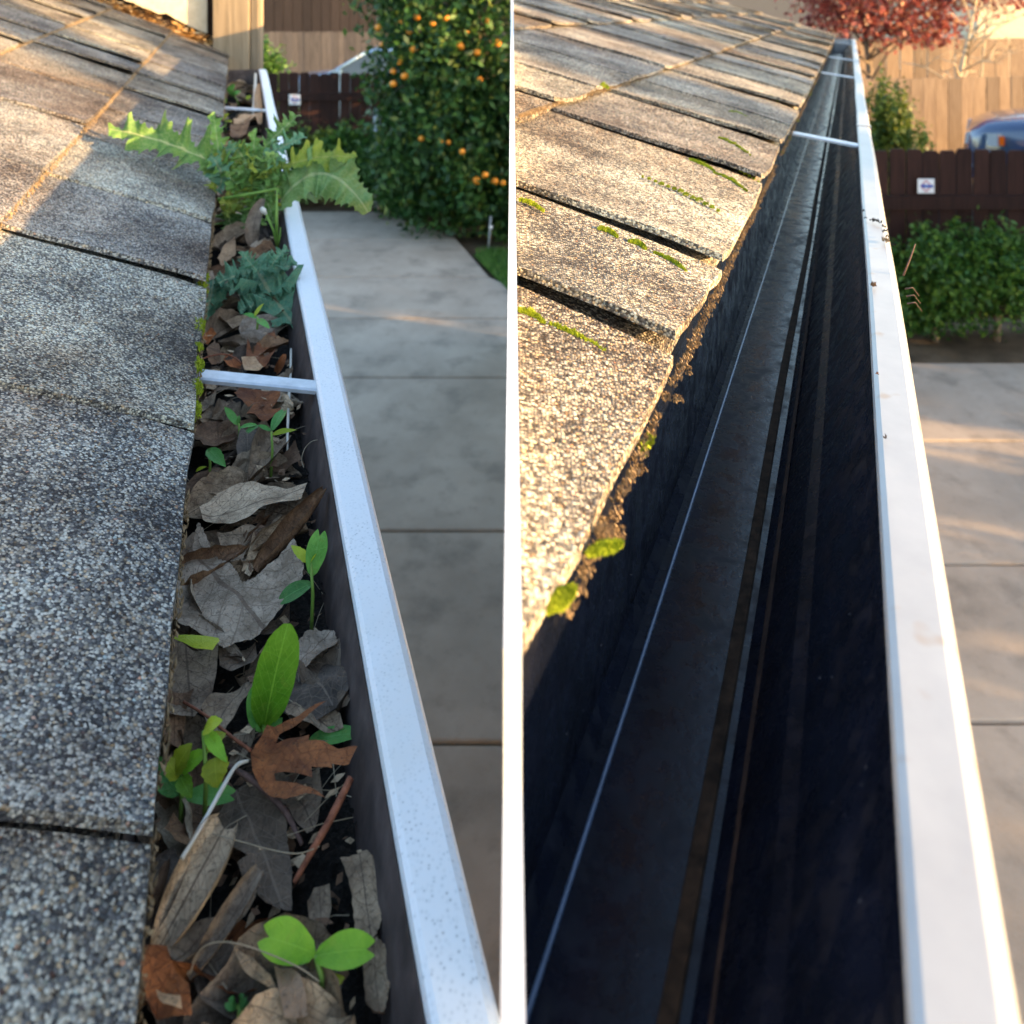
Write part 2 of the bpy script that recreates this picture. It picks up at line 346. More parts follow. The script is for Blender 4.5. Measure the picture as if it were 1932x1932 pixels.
ys = [-1.2, .6, 2.0, 3.25, 4.51, 6.27, 7.38, 8.42, 9.62, 10.85]
g = .008
for y0, y1 in zip(ys, ys[1:]):
    for x0, x1 in ((-5.6, -3.4), (-3.4, .25)):
        if x1 < 0: slab([(x0+g, y0+g), (x1-g, y0+g), (x1-g, y1-g), (x0+g, y1-g)])
        else:
            mids = [y for y in (7.9, 9.75) if y0 < y < y1]
            right = [(clipright(y)-g, y) for y in [y0+g]+mids+[y1-g]]
            slab([(x0+g, y0+g)]+right+[(x0+g, y1-g)])
yb = [-1.2, .5, 1.9, 3.34, 4.25, 5.4, 6.52]
for y0, y1 in zip(yb, yb[1:]):
    for x0, x1 in ((.26, 4.7), (4.7, 7.5)): slab([(x0+g, y0+g), (x1-g, y0+g), (x1-g, y1-g), (x0+g, y1-g)])

# ================================================================== HOUSES
def bis(bm, x, keep):   # keep the side of the plane X = x
    geom = list(bm.verts)+list(bm.edges)+list(bm.faces)
    r = bmesh.ops.bisect_plane(bm, geom=geom, plane_co=(x, 0, 0), plane_no=(1, 0, 0), clear_inner=keep > 0, clear_outer=keep < 0, dist=1e-6)
    ed = [e for e in r['geom_cut'] if isinstance(e, bmesh.types.BMEdge)]
    if ed:
        try: bmesh.ops.holes_fill(bm, edges=ed, sides=0)
        except Exception: pass
def prof(name, st, pts, Y0, Y1, n, mat, parent, closed=True, wob=0.0, seed=0, cut=None, smooth=False):
    V = []; Fc = []; m = len(pts)
    for i in range(n+1):
        Y = Y0+(Y1-Y0)*i/n
        for (u, w) in pts:
            du = wob*noise.noise(Vector((Y*2.2, seed, 0))); dz = wob*.7*noise.noise(Vector((Y*1.7, seed+9, 0)))
            V.append(st.pt(Y, u+du, w+dz))
    for i in range(n):
        for j in range(m if closed else m-1):
            a, b = i*m+j, i*m+(j+1) % m; Fc.append((a, b, b+m, a+m))
    if closed: Fc.append(tuple(range(m))[::-1]); Fc.append(tuple(n*m+j for j in range(m)))
    bm = bmesh.new(); vs = [bm.verts.new(v) for v in V]
    for f in Fc: bm.faces.new([vs[i] for i in f])
    if cut: bis(bm, cut[0], cut[1])
    bmesh.ops.recalc_face_normals(bm, faces=list(bm.faces))
    return putbm(name, bm, mat, parent, smooth)
def tab(st, Y0, Y1, u0, e, parent, mat, seed, eave, cut=None, gap=.0028, lift=.004, ny=8, nu=6):
    r = random.Random(seed); V = []; Fc = []
    L = lift*r.uniform(.35, 1.5); C = r.uniform(-.0015, .003); L2 = lift*r.uniform(0, .5); ph = r.uniform(0, 9)
    g0 = gap*r.uniform(.5, 1.4); g1 = gap*r.uniform(.5, 1.4); sk = r.uniform(-.006, .006)
    u1 = u0+e+.055
    for k in (0, 1):
        for i in range(ny+1):
            for j in range(nu+1):
                fy = i/ny; fu = j/nu; Y = Y0+g0+(Y1-Y0-g0-g1)*fy+sk*fu; u = u0+(u1-u0)*fu**1.15
                if j == 0: u += .0022*noise.noise(Vector((Y*60, seed*.37, 1)))+.002*noise.noise(Vector((Y*9, u0, 4)))
                if i in (0, ny): Y += .0022*noise.noise(Vector((u*60, seed*.7, 3)))
                q = min(1, (u-u0)/e)
                w = .0105-.0075*q
                w += (1-q*.5)*(L*math.exp(-(Y-Y0)/.045)+L2*math.exp(-(Y1-Y)/.03))+C*math.sin(math.pi*fy)*(1-q*.6)
                w += .0016*noise.noise(Vector((Y*14+ph, u*14, seed)))
                if eave and j == 0: w -= .0022
                V.append(st.roof(Y, u, w-(.0052 if k else 0)))
    N = (ny+1)*(nu+1); idx = lambda i, j, k=0: k*N+i*(nu+1)+j
    for i in range(ny):
        for j in range(nu):
            Fc.append((idx(i, j), idx(i+1, j), idx(i+1, j+1), idx(i, j+1))); Fc.append((idx(i, j, 1), idx(i, j+1, 1), idx(i+1, j+1, 1), idx(i+1, j, 1)))
    for i in range(ny):
        Fc.append((idx(i, 0), idx(i, 0, 1), idx(i+1, 0, 1), idx(i+1, 0))); Fc.append((idx(i, nu), idx(i+1, nu), idx(i+1, nu, 1), idx(i, nu, 1)))
    for j in range(nu):
        Fc.append((idx(0, j), idx(0, j+1), idx(0, j+1, 1), idx(0, j, 1))); Fc.append((idx(ny, j), idx(ny, j, 1), idx(ny, j+1, 1), idx(ny, j+1)))
    bm = bmesh.new(); vs = [bm.verts.new(v) for v in V]
    for f in Fc: bm.faces.new([vs[i] for i in f])
    if cut: bis(bm, cut[0], cut[1])
    if len(bm.faces) < 4: bm.free(); return None
    bmesh.ops.recalc_face_normals(bm, faces=list(bm.faces))
    return putbm('shingle', bm, mat, parent)
def slabroof(name, st, Y0, Y1, u0, u1, w0, w1, mat, parent, cut=None, n=4):
    bm = bmesh.new()
    q = [[bm.verts.new(st.roof(Y, u, w)) for (Y, u) in ((Y0, u0), (Y1, u0), (Y1, u1), (Y0, u1))] for w in (w0, w1)]
    bm.faces.new(q[0]); bm.faces.new(q[1][::-1])
    for i in range(4): bm.faces.new((q[0][i], q[1][i], q[1][(i+1) % 4], q[0][(i+1) % 4]))
    if cut: bis(bm, cut[0], cut[1])
    bmesh.ops.recalc_face_normals(bm, faces=list(bm.faces))
    return putbm(name, bm, mat, parent)
def wallseg(name, st, Y0, Y1, u0, u1, ztop, mat, parent, cut=None):
    bm = bmesh.new()
    top = [st.pt(Y, u, 0) for (Y, u) in ((Y0, u0), (Y1, u0), (Y1, u1), (Y0, u1))]
    a = [bm.verts.new((p.x, p.y, p.z+ztop)) for p in top]; b_ = [bm.verts.new((p.x, p.y, 0)) for p in top]
    bm.faces.new(a); bm.faces.new(b_[::-1])
    for i in range(4): bm.faces.new((a[i], b_[i], b_[(i+1) % 4], a[(i+1) % 4]))
    if cut: bis(bm, cut[0], cut[1])
    bmesh.ops.recalc_face_normals(bm, faces=list(bm.faces))
    return putbm(name, bm, mat, parent)

# ---- house whose gutter is full of leaves
hA = empty('house', (A.pt(1.5, .4).x, A.pt(1.5, .4).y, 0), 'house with weathered grey shingles above the leaf-choked gutter', 'house')
cA = (-.004, -1)
YA = 2.98
roofA = slabroof('roof', A, -.6, YA, .013, 1.75, -.016, .001, SH, hA, cA)
wallseg('wall', A, -.6, YA+2.2, .36, .46, .10, STUCCO, hA, cA)
prof('fascia', A, [(.018, -.19), (.036, -.19), (.036, -.016), (.018, -.016)], -.6, YA, 4, PAINT, hA, True, 0, 0, cA)
prof('soffit', A, [(.036, -.19), (.36, -.19), (.36, -.175), (.036, -.175)], -.6, YA, 4, PAINT, hA, True, 0, 0, cA)
eA = .19
jA0 = [-.40, -.15, .055, .32, .598, .859, 1.068, 1.285, 1.50, 1.72, 1.93, 2.15, 2.37, 2.6, 2.80, YA]
c2 = sorted(A.yu(A.onroof(x, y, .01))[0] for x, y in ((165, 243), (72, 325), (203, 183), (236, 140), (252, 118)))
sd = 100
for k in range(8):
    u0 = -.001+k*eA
    if k == 0: js = jA0
    elif k == 1: js = [-.5, -.26, -.02, .22, c2[0]-.25, c2[0]]+c2[1:]+[c2[-1]+.21*i for i in range(1, 9) if c2[-1]+.21*i < YA-.1]+[YA]
    else:
        off = (.11 if k % 2 == 0 else 0)+.02*k
        js = [-.55+off]+[-.55+off+.215*i+rnd.uniform(-.012, .012) for i in range(1, 17) if -.55+off+.215*i < YA-.08]+[YA]
    js = sorted(js)
    for a, b_ in zip(js, js[1:]):
        sd += 1
        if b_-a > .02: tab(A, a, b_, u0, eA, roofA, SH, sd, k == 0, cA, gap=.0011, lift=.0060 if a < .7 else .0115, ny=8 if k < 3 else 5, nu=6 if k < 3 else 4)

# ---- house whose gutter has been cleaned
hB = empty('house', (.6, 2.2, 0), 'house with sunlit mossy shingles above the emptied gutter', 'house')
cB = (CUT, 1)
YB = 5.85; UB = 2.55
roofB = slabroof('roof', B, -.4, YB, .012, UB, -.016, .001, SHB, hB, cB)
wallseg('wall', B, .2, YB-.15, .30, .40, .06, STUCCO, hB, (CUT+.02, 1))
prof('fascia', B, [(.018, -.17), (.036, -.17), (.036, -.016), (.018, -.016)], -.2, YB, 4, PAINT, hB, True, 0, 0, cB)
prof('soffit', B, [(.036, -.17), (.30, -.17), (.30, -.155), (.036, -.155)], .1, YB-.1, 4, PAINT, hB, True, 0, 0, cB)
# side wall standing under the slanting end of the roof
def x0Y(st, u): return -(st.O.x+st.p.x*u)/st.d.x
yb0, yb1 = x0Y(B, .33), x0Y(B, UB)
pA_, pB_ = B.roof(yb0, .33, -.02), B.roof(yb1, UB, -.02)
put('wall', [(.02, pA_.y, 0), (.12, pA_.y+.05, 0), (.12, pB_.y, 0), (.02, pB_.y, 0), (.02, pA_.y, pA_.z), (.12, pA_.y+.05, pA_.z-.02), (.12, pB_.y, pB_.z-.04), (.02, pB_.y, pB_.z)], BOXF, STUCCO, hB)
# white edging along the slanting end of the roof
q0, q1 = B.roof(x0Y(B, -.004), -.004), B.roof(yb1, UB)
tv = []
for q in (q0, q1):
    for x, dz in ((-.0022, -.05), (.0026, -.05), (.0026, .026), (-.0022, .026)): tv.append((x, q.y, q.z+dz))
put('verge_trim', tv, [(0, 1, 2, 3), (4, 7, 6, 5), (0, 4, 5, 1), (1, 5, 6, 2), (2, 6, 7, 3), (3, 7, 4, 0)], PAINT, hB)
eB = .24
jB0 = [-.3, .02, .235, .447, .602, .886, 1.11, 1.30, 1.53, 1.74, 1.98, 2.2, 2.43, 2.66, 2.9, 3.13, 3.37, 3.6, 3.85, 4.1, 4.33, 4.57, 4.8, 5.05, 5.3, 5.55, YB]
for k in range(10):
    u0 = -.001+k*eB+(.025 if k > 1 else 0)
    if k == 0: js = jB0
    elif k == 1:
        ys_ = sorted(B.yu(B.onroof(x, y, .01))[0] for x, y in ((1055, 204), (1120, 172), (1199, 149), (1256, 133), (1310, 113)))
        js = [ys_[0]-.45, ys_[0]-.22]+ys_+[ys_[-1]+.225*i for i in range(1, 26) if ys_[-1]+.225*i < YB-.1]+[YB]
    else: js = [-.2+(.1*k % .225)+.225*i+rnd.uniform(-.015, .015) for i in range(27) if -.2+.225*i+.2 < YB]+[YB]
    js = sorted(js)
    for a, b_ in zip(js, js[1:]):
        sd += 1
        if b_-a < .03 or B.roof(b_, u0, 0).x < CUT+.004: continue
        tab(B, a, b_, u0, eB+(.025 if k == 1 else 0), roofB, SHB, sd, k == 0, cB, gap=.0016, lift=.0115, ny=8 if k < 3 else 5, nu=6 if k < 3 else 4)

# ================================================================== GUTTERS
def gutter(st, name, label, a, b, wl, fl, ff, Y0, Y1, inner, white, cut):
    c = st.pt((Y0+Y1)/2, -.05, fl)
    gt = empty(name, c, label, 'gutter', 'rain gutters along the eaves')
    inn = [(.012, -.012), (.012, fl+.006), (.007, fl), (ff+.006, fl), (ff, fl+.005), (ff-.016, fl+.030), (ff-.022, fl+.034), (a+.004, wl-.016), (a+.0004, wl-.005)]
    prof('trough', st, inn, Y0, Y1, 60, inner, gt, False, .0015, 3, cut)
    out = [(.0145, -.014), (.0145, fl-.003), (ff+.004, fl-.003), (ff-.003, fl+.002), (ff-.020, fl+.028), (ff-.034, fl+.034), (b+.008, wl-.030), (b+.001, wl-.018)]
    prof('outer_shell', st, out, Y0, Y1, 60, white, gt, False, .0015, 3, cut)
    lip = [(a, wl-.006), (a, wl-.0035), (a-.0010, wl-.0010), (a-.0035, wl), (b+.0050, wl-.0004), (b+.0018, wl-.0022), (b, wl-.0055), (b+.0004, wl-.020), (b+.002, wl-.021), (b+.003, wl-.010), (a-.003, wl-.009), (a-.0016, wl-.007)]
    prof('front_lip', st, lip, Y0, Y1, 160, white, gt, True, .0019, 3, cut)
    return gt
gA = gutter(A, 'rain_gutter', 'white gutter choked with dead leaves, thistles and seedlings', -.0968, -.1218, -.015, -.108, -.060, -.35, 2.70, TROUGHA, WHITE, (-.004, -1))
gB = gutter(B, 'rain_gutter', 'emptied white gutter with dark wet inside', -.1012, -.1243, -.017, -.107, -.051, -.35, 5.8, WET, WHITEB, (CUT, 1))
def endcap(st, gt, a, b, wl, fl, ff, x0, x1, mat):
    pr = [(.0145, -.014), (.0145, fl-.003), (ff+.004, fl-.003), (ff-.020, fl+.028), (ff-.034, fl+.034), (b+.008, wl-.030), (b, wl), (a, wl)]
    V = []
    for x in (x0, x1):
        for u, w in pr:
            Y = (x-st.O.x-st.p.x*u)/st.d.x; V.append((x, st.pt(Y, u, w).y, st.pt(Y, u, w).z))
    m = len(pr); Fc = [tuple(range(m)), tuple(range(2*m-1, m-1, -1))]+[(i, i+m, (i+1) % m+m, (i+1) % m) for i in range(m)]
    put('end_cap', V, Fc, mat, gt)
endcap(B, gB, -.1012, -.1243, -.017, -.107, -.051, -.0022, .0026, PAINT)
# far end cap of the clogged gutter
def farcap(st, gt, a, b, wl, fl, ff, Y, mat):
    pr = [(.0145, -.014), (.0145, fl-.003), (ff+.004, fl-.003), (ff-.020, fl+.028), (ff-.034, fl+.034), (b+.008, wl-.030), (b, wl-.001), (a, wl-.001)]
    V = [st.pt(y, u, w) for y in (Y, Y+.003) for u, w in pr]; m = len(pr)
    put('end_cap', V, [tuple(range(m)), tuple(range(2*m-1, m-1, -1))]+[(i, i+m, (i+1) % m+m, (i+1) % m) for i in range(m)], mat, gt)
farcap(A, gA, -.0968, -.1218, -.015, -.108, -.060, 2.70, TROUGHA)
farcap(B, gB, -.1012, -.1243, -.017, -.107, -.051, 5.8, WHITEB)
# sealant bead, silt and corner seam inside the clean gutter; lap joints in both lips
prof('sealant_bead', B, [(.0021, -.1068), (.0019, -.1052), (.0013, -.1049), (.0006, -.1053), (.0003, -.1068)], -.3, 5.75, 60, RIB, gB, True, .0010, 21, cB)
prof('silt_strip', B, [(-.0355, -.1066), (-.0360, -.1056), (-.0410, -.1054), (-.0418, -.1066)], -.3, 5.75, 140, SILT, gB, True, .0026, 33, cB)
prof('corner_seam', B, [(-.0502, -.1020), (-.0512, -.1006), (-.0530, -.0985), (-.0522, -.1005)], -.3, 5.75, 60, SEAM, gB, True, .0008, 21, cB)
for Yj in (1.56, 3.4):
    prof('lap_joint', B, [(-.1008, -.0300), (-.1004, -.0165), (-.1015, -.0158), (-.1245, -.0160), (-.1252, -.0180), (-.1250, -.037), (-.1235, -.037), (-.123, -.020), (-.102, -.020)], Yj, Yj+.012, 1, WHITEB, gB)
def strap(st, gt, Ya, Yb, a, wl, mat, wd=.020, twist=.0):
    # flat hanger strap from under the shingle edge to the inside of the lip, with turned-down edges
    V = []; Fc = []; n = 10
    for i in range(n+1):
        f = i/n; u = .012+(a-.004-.012)*f; Y = Ya+(Yb-Ya)*f; w = -.006+(wl-.004+.006)*f
        hw = wd/2
        for dy, dz in ((-hw, -.003), (-hw, 0), (-hw+.002, .0012), (hw-.002, .0012), (hw, 0), (hw, -.003), (hw-.0018, -.003), (hw-.002, -.0008), (-hw+.002, -.0008), (-hw+.0018, -.003)): V.append(st.pt(Y+dy, u, w+dz))
    m = 10
    for i in range(n):
        for j in range(m): Fc.append((i*m+j, i*m+(j+1) % m, (i+1)*m+(j+1) % m, (i+1)*m+j))
    Fc += [tuple(range(m))[::-1], tuple(n*m+j for j in range(m))]
    put('hanger_strap', V, Fc, mat, gt)
strap(A, gA, .718, .687, -.0968, -.015, STRAP, .018)
strap(A, gA, 1.99, 1.985, -.0968, -.015, STRAP, .022)
for Y in (1.37, 2.66, 3.53, 5.1): strap(B, gB, Y, Y-.005, -.1012, -.017, STRAP, .024)
# ================================================================== BACKGROUND THINGS
def picket_fence(label, cat, X0, X1, Y, z1, pitch, wd, mat, rails, dogear=True, gap=0.0, slope=0.0, posts=2.4, seed=1, ang=0.0, th=.02, group=None):
    r = random.Random(seed); root = empty('fence', ((X0+X1)/2, Y, 0), label, cat, group)
    def mk():
        c = .03 if dogear else .004; hw = wd/2
        pr = [(-hw, .03), (hw, .03), (hw, z1-c), (hw-c*.6, z1), (-hw+c*.6, z1), (-hw, z1-c)]
        V = [(x, y, z) for y in (-th/2, th/2) for x, z in pr]; m = len(pr)
        return mesh('picket', V, [tuple(range(m)), tuple(range(2*m-1, m-1, -1))]+[(i, i+m, (i+1) % m+m, (i+1) % m) for i in range(m)])
    ms = [mk() for _ in range(1)]; ms[0].materials.append(mat)
    n = int((X1-X0)/pitch)
    for i in range(n):
        x = X0+pitch*(i+.5); o = link('picket', ms[0], None, root, (x, Y+r.uniform(-.004, .004)+ang*(x-X0), r.uniform(-.012, .012)+slope*(x-X0)))
        o.rotation_euler = (0, r.uniform(-.006, .006), r.uniform(-.03, .03))
    for (za, zb, front) in rails:
        y = Y-th/2-.024 if front else Y+th/2+.024
        V, Fc = boxvf(X0, X1, -.02, .02, za, zb); V = [(x, Y+(y-Y)+yy+ang*(x-X0), z+slope*(x-X0)) for x, yy, z in V]; put('rail', V, Fc, mat, root)
    x = X0
    while x <= X1+.01:
        V, Fc = boxvf(x-.045, x+.045, Y+.07+ang*(x-X0), Y+.16+ang*(x-X0), 0, z1-.05+slope*(x-X0)); put('post', V, Fc, mat, root); x += posts
    return root
YFA = 12.0
picket_fence('dark brown picket fence with rail behind the citrus driveway', 'fence', -5.2, 1.4, YFA, 1.70, .149, .142, WDK, [(1.30, 1.42, True), (.35, .46, True)], seed=3, group='dark stained fences')
YFB = 7.3
picket_fence('dark brown picket fence behind the leafy shrubs past the emptied gutter', 'fence', 2.75, 6.9, YFB, 1.53, .149, .137, WDK, [(1.01, 1.13, True), (.3, .41, True)], seed=4, group='dark stained fences')
picket_fence('tall grey weathered board fence across the street', 'fence', -11, 2.2, 22.0, 1.72, .155, .15, WGY, [(.4, .5, False), (1.4, 1.5, False)], False, seed=5)
picket_fence('sunlit tan board fence behind the parked dark car', 'fence', 3.9, 13.4, 13.0, 1.47, .20, .192, WTN, [(.4, .5, False), (1.2, 1.3, False)], False, slope=.016, seed=6)
picket_fence('golden board fence beyond the red-leaved tree', 'fence', 5.5, 16, 18.0, 1.75, .30, .285, WTN, [(.4, .5, False), (1.5, 1.6, False)], False, slope=.01, seed=7)
# fence signs: white plate, red diamond outline, blue arrow bar
def fsign(label, c, w, h):
    x, y, z = c; root = empty('fence_sign', (x, y, z-h/2), label, 'sign', 'small white signs on the fences')
    box('plate', x-w/2, x+w/2, y, y+.006, z-h/2, z+h/2, SIGNW, root, .0015)
    def flat(name, polys, mat, d):
        V = []; Fc = []
        for pl in polys:
            n = len(V); m = len(pl); V += [(x+px*w, y-d, z+pz*h) for px, pz in pl]+[(x+px*w, y-d+.002, z+pz*h) for px, pz in pl]
            Fc += [tuple(range(n, n+m)), tuple(range(n+2*m-1, n+m-1, -1))]+[(n+i, n+i+m, n+(i+1) % m+m, n+(i+1) % m) for i in range(m)]
        put(name, V, Fc, mat, root)
    D = [(0, .42), (.36, 0), (0, -.42), (-.36, 0)]; d2 = [(px*.78, pz*.78) for px, pz in D]
    flat('diamond_outline', [[D[i], D[(i+1) % 4], d2[(i+1) % 4], d2[i]] for i in range(4)], SIGNR, .0024)
    flat('arrow_bar', [[(-.36, 0), (-.16, .18), (-.10, .09), (.42, .09), (.42, -.09), (-.10, -.09), (-.16, -.12)]], SIGNB, .0050)
sA = atY(556, 188, YFA-.06); fsign('small white sign on the dark fence beside the citrus tree', (sA.x, YFA-.062, sA.z), .165, .150)
sB = atY(1747, 351, YFB-.06); fsign('small white sign with blue arrow on the fence above the leafy shrubs', (sB.x, YFB-.062, sB.z), .148, .127)

# ---- foliage --------------------------------------------------------------------
def foliage(name, blobs, n, size, mat, parent, seed, shell=.55, asp=.5, droop=0.0, clump=.16):
    """leaf-shaped faces gathered in clumps through ellipsoids (cx,cy,cz,rx,ry,rz,weight)"""
    g = np.random.default_rng(seed); V = []; tot = sum(b[6] for b in blobs); P = []
    for (cx, cy, cz, rx, ry, rz, wt) in blobs:
        k = int(n*wt/tot); nc = max(6, k//45)
        d = g.normal(size=(nc, 3)); d /= np.linalg.norm(d, axis=1)[:, None]; rr = g.uniform(shell, 1.0, nc)**.7*(1+.12*g.normal(size=nc))
        cc = d*rr[:, None]; ii = g.integers(0, nc, k); q = cc[ii]+g.normal(size=(k, 3))*clump
        q = q*np.array([rx, ry, rz])+np.array([cx, cy, cz]); P.append(q)
    P = np.concatenate(P); P = P[P[:, 2] > .02]; k = len(P)
    ax = g.normal(size=(k, 3)); ax[:, 2] -= droop; ax /= np.linalg.norm(ax, axis=1)[:, None]
    sd_ = np.cross(ax, g.normal(size=(k, 3))); sd_ /= np.linalg.norm(sd_, axis=1)[:, None]; up = np.cross(sd_, ax)
    L = (size*g.uniform(.6, 1.35, k))[:, None]; Wd = L*asp
    v0 = P-ax*L*.5; v2 = P+ax*L*.5; v1 = P+sd_*Wd*.5+up*L*.08; v3 = P-sd_*Wd*.5+up*L*.08
    VV = np.stack([v0, v1, v2, v3], 1).reshape(-1, 3)
    me = bpy.data.meshes.new(name); c = Vector(parent and WL[parent] or (0, 0, 0))
    me.vertices.add(len(VV)); me.vertices.foreach_set('co', (VV-np.array(c)).ravel()); me.loops.add(4*k); me.loops.foreach_set('vertex_index', np.arange(4*k, dtype=np.int32))
    me.polygons.add(k); me.polygons.foreach_set('loop_start', np.arange(0, 4*k, 4, dtype=np.int32)); me.update(calc_edges=True); me.validate()
    return link(name, me, mat, parent, c)
def limbs(name, base, top, r0, n, spread, mat, parent, seed, sub=3):
    r = random.Random(seed); a = Acc(); base = Vector(base); top = Vector(top)
    pts = [base.lerp(top, i/5)+Vector((r.uniform(-1, 1), r.uniform(-1, 1), 0))*r0*.6*(i > 0) for i in range(6)]
    a.tube(pts, [r0*(1-.75*i/5) for i in range(6)], 8)
    for k in range(n):
        f = r.uniform(.3, .95); s = base.lerp(top, f); t = r.uniform(0, 6.28)
        e = s+Vector((math.cos(t)*spread*r.uniform(.4, 1), math.sin(t)*spread*r.uniform(.4, 1), spread*r.uniform(.15, .9)))
        m_ = s.lerp(e, .5)+Vector((0, 0, spread*.1)); a.tube([s, m_, e], [r0*.38*(1.1-f*.5), r0*.22, r0*.06], 5)
        for j in range(sub):
            s2 = m_.lerp(e, r.uniform(0, .8)); e2 = s2+Vector((r.uniform(-1, 1), r.uniform(-1, 1), r.uniform(-.2, .9)))*spread*.4
            a.tube([s2, s2.lerp(e2, .5)+Vector((0, 0, .04*spread)), e2], [r0*.14, r0*.09, r0*.03], 4)
    return a.put(name, mat, parent, True)
def shrub(label, x, y, h, rx, ry, mat, seed, n=5200, size=.07, group=None, zc=None, asp=.55):
    root = empty('shrub', (x, y, 0), label, 'shrub', group)
    limbs('stem', (x, y, -.02), (x, y, h*.7), .03, 7, min(rx, ry)*.7, BARK, root, seed, 2)
    r = random.Random(seed)
    bl = [(x, y, h*.48, rx*.9, ry*.9, h*.46, 3)]+[(x+r.uniform(-.6, .6)*rx, y+r.uniform(-.6, .3)*ry, h*r.uniform(.3, .8), rx*.5, ry*.5, h*.24, 1) for _ in range(5)]
    foliage('foliage', bl, n, size, mat, root, seed, .5, asp)
    return root
# citrus tree loaded with fruit
ct = empty('orange_tree', (-.35, 10.5, 0), 'dense citrus tree hung with oranges beside the driveway', 'tree')
limbs('trunk', (-.35, 10.5, -.03), (-.3, 10.55, 3.0), .11, 14, 1.1, BARK, ct, 11)
CB = [(-.35, 10.5, 2.3, 1.35, 1.2, 2.25, 5), (-1.05, 10.15, 1.3, .70, .8, 1.25, 1.6), (-.45, 9.75, 1.1, .75, .55, 1.05, 1.5), (-.95, 10.3, 3.0, .75, .8, 1.1, 1.4), (.1, 9.75, .85, .55, .5, .85, 1), (-1.25, 10.5, .7, .55, .6, .7, 1), (.4, 10.1, 3.0, .9, .9, 1.3, 1.2)]
foliage('crown', CB, 36000, .112, FOR, ct, 21, .62, .46, .3, .13)
def crown_front(px, py):
    r = ray(px, py); best = None
    for (cx, cy, cz, rx, ry, rz, w_) in CB:
        o = Vector((-cx/rx, -cy/ry, (CAMZ-cz)/rz)); d = Vector((r.x/rx, r.y/ry, r.z/rz)); a_ = d.dot(d); b_ = 2*o.dot(d); c_ = o.dot(o)-.92
        D = b_*b_-4*a_*c_
        if D > 0:
            t = (-b_-math.sqrt(D))/(2*a_); best = t if best is None else min(best, t)
    return Vector((0, 0, CAMZ))+r*((best or 9.9)-.03)
bmo = bmesh.new(); bmesh.ops.create_icosphere(bmo, subdivisions=2, radius=.05)
for v in bmo.verts: v.co.z *= .94
ome = bpy.data.meshes.new('orange'); bmo.to_mesh(ome); bmo.free(); ome.materials.append(ORANGE); ome.polygons.foreach_set('use_smooth', [True]*len(ome.polygons))
for i, (px, py) in enumerate([(757, 43), (714, 52), (841, 34), (838, 52), (722, 85), (779, 93), (740, 136), (763, 144), (753, 118), (795, 262), (815, 45), (846, 270), (872, 286), (832, 266), (915, 330), (933, 345), (899, 341), (949, 345), (786, 32), (880, 58), (900, 100), (772, 60), (868, 88), (742, 158), (920, 40), (905, 150), (938, 82)]):
    o = link('orange', ome, None, ct, crown_front(px, py)); s_ = rnd.uniform(.6, .95); o.location.y += rnd.uniform(.0, .09); o.scale = (s_, s_, s_)
# shrubs by the dark fence on the citrus side
for i, (px, yy, h, rx, lb) in enumerate(((530, 11.3, 1.05, .42, 'low sunlit shrub under the white sign at the dark fence'), (612, 11.35, 1.12, .40, 'yellow green shrub between the fence and the driveway end'), (672, 11.2, 1.20, .42, 'bushy green shrub tucked against the citrus tree'), (470, 11.2, .95, .45, 'low shrub hidden behind the thistle leaves'))):
    shrub(lb, (px-CX)/F*yy, yy, h, rx, .40, FYE if i == 1 else FSH, 40+i, 5200, .075, 'shrubs along the dark fence')
shrub('grey green shrub in front of the grey board fence', (515-CX)/F*15.2, 15.2, 1.95, .42, .4, FSH, 50, 4200, .09)
shrub('leafy dark shrub under the citrus tree by the lawn', .25, 9.6, .9, .5, .35, FOR, 51, 3000, .08)
# shrubs on the emptied-gutter side
shrub('bright green leafy shrub at the end of the concrete drive', (1765-CX)/F*6.95, 6.95, .98, .34, .30, FSH, 60, 6500, .055, 'shrubs before the dark fence')
shrub('broad green shrub beside the end of the concrete drive', (1880-CX)/F*6.95, 6.95, 1.02, .38, .30, FSH, 61, 6500, .055, 'shrubs before the dark fence')
shrub('green shrub at the house corner behind the gutter lip', (1690-CX)/F*7.0, 7.0, .82, .22, .22, FSH, 62, 2600, .05, 'shrubs before the dark fence')
shrub('sun-tipped round shrub between the dark fence and the tan fence', (1674-CX)/F*9.0, 9.0, 1.98, .36, .33, FYE, 63, 10000, .05)
shrub('low round shrub in the shade of the tan fence', (1712-CX)/F*9.1, 9.1, 1.35, .26, .26, FSH, 64, 4000, .05)
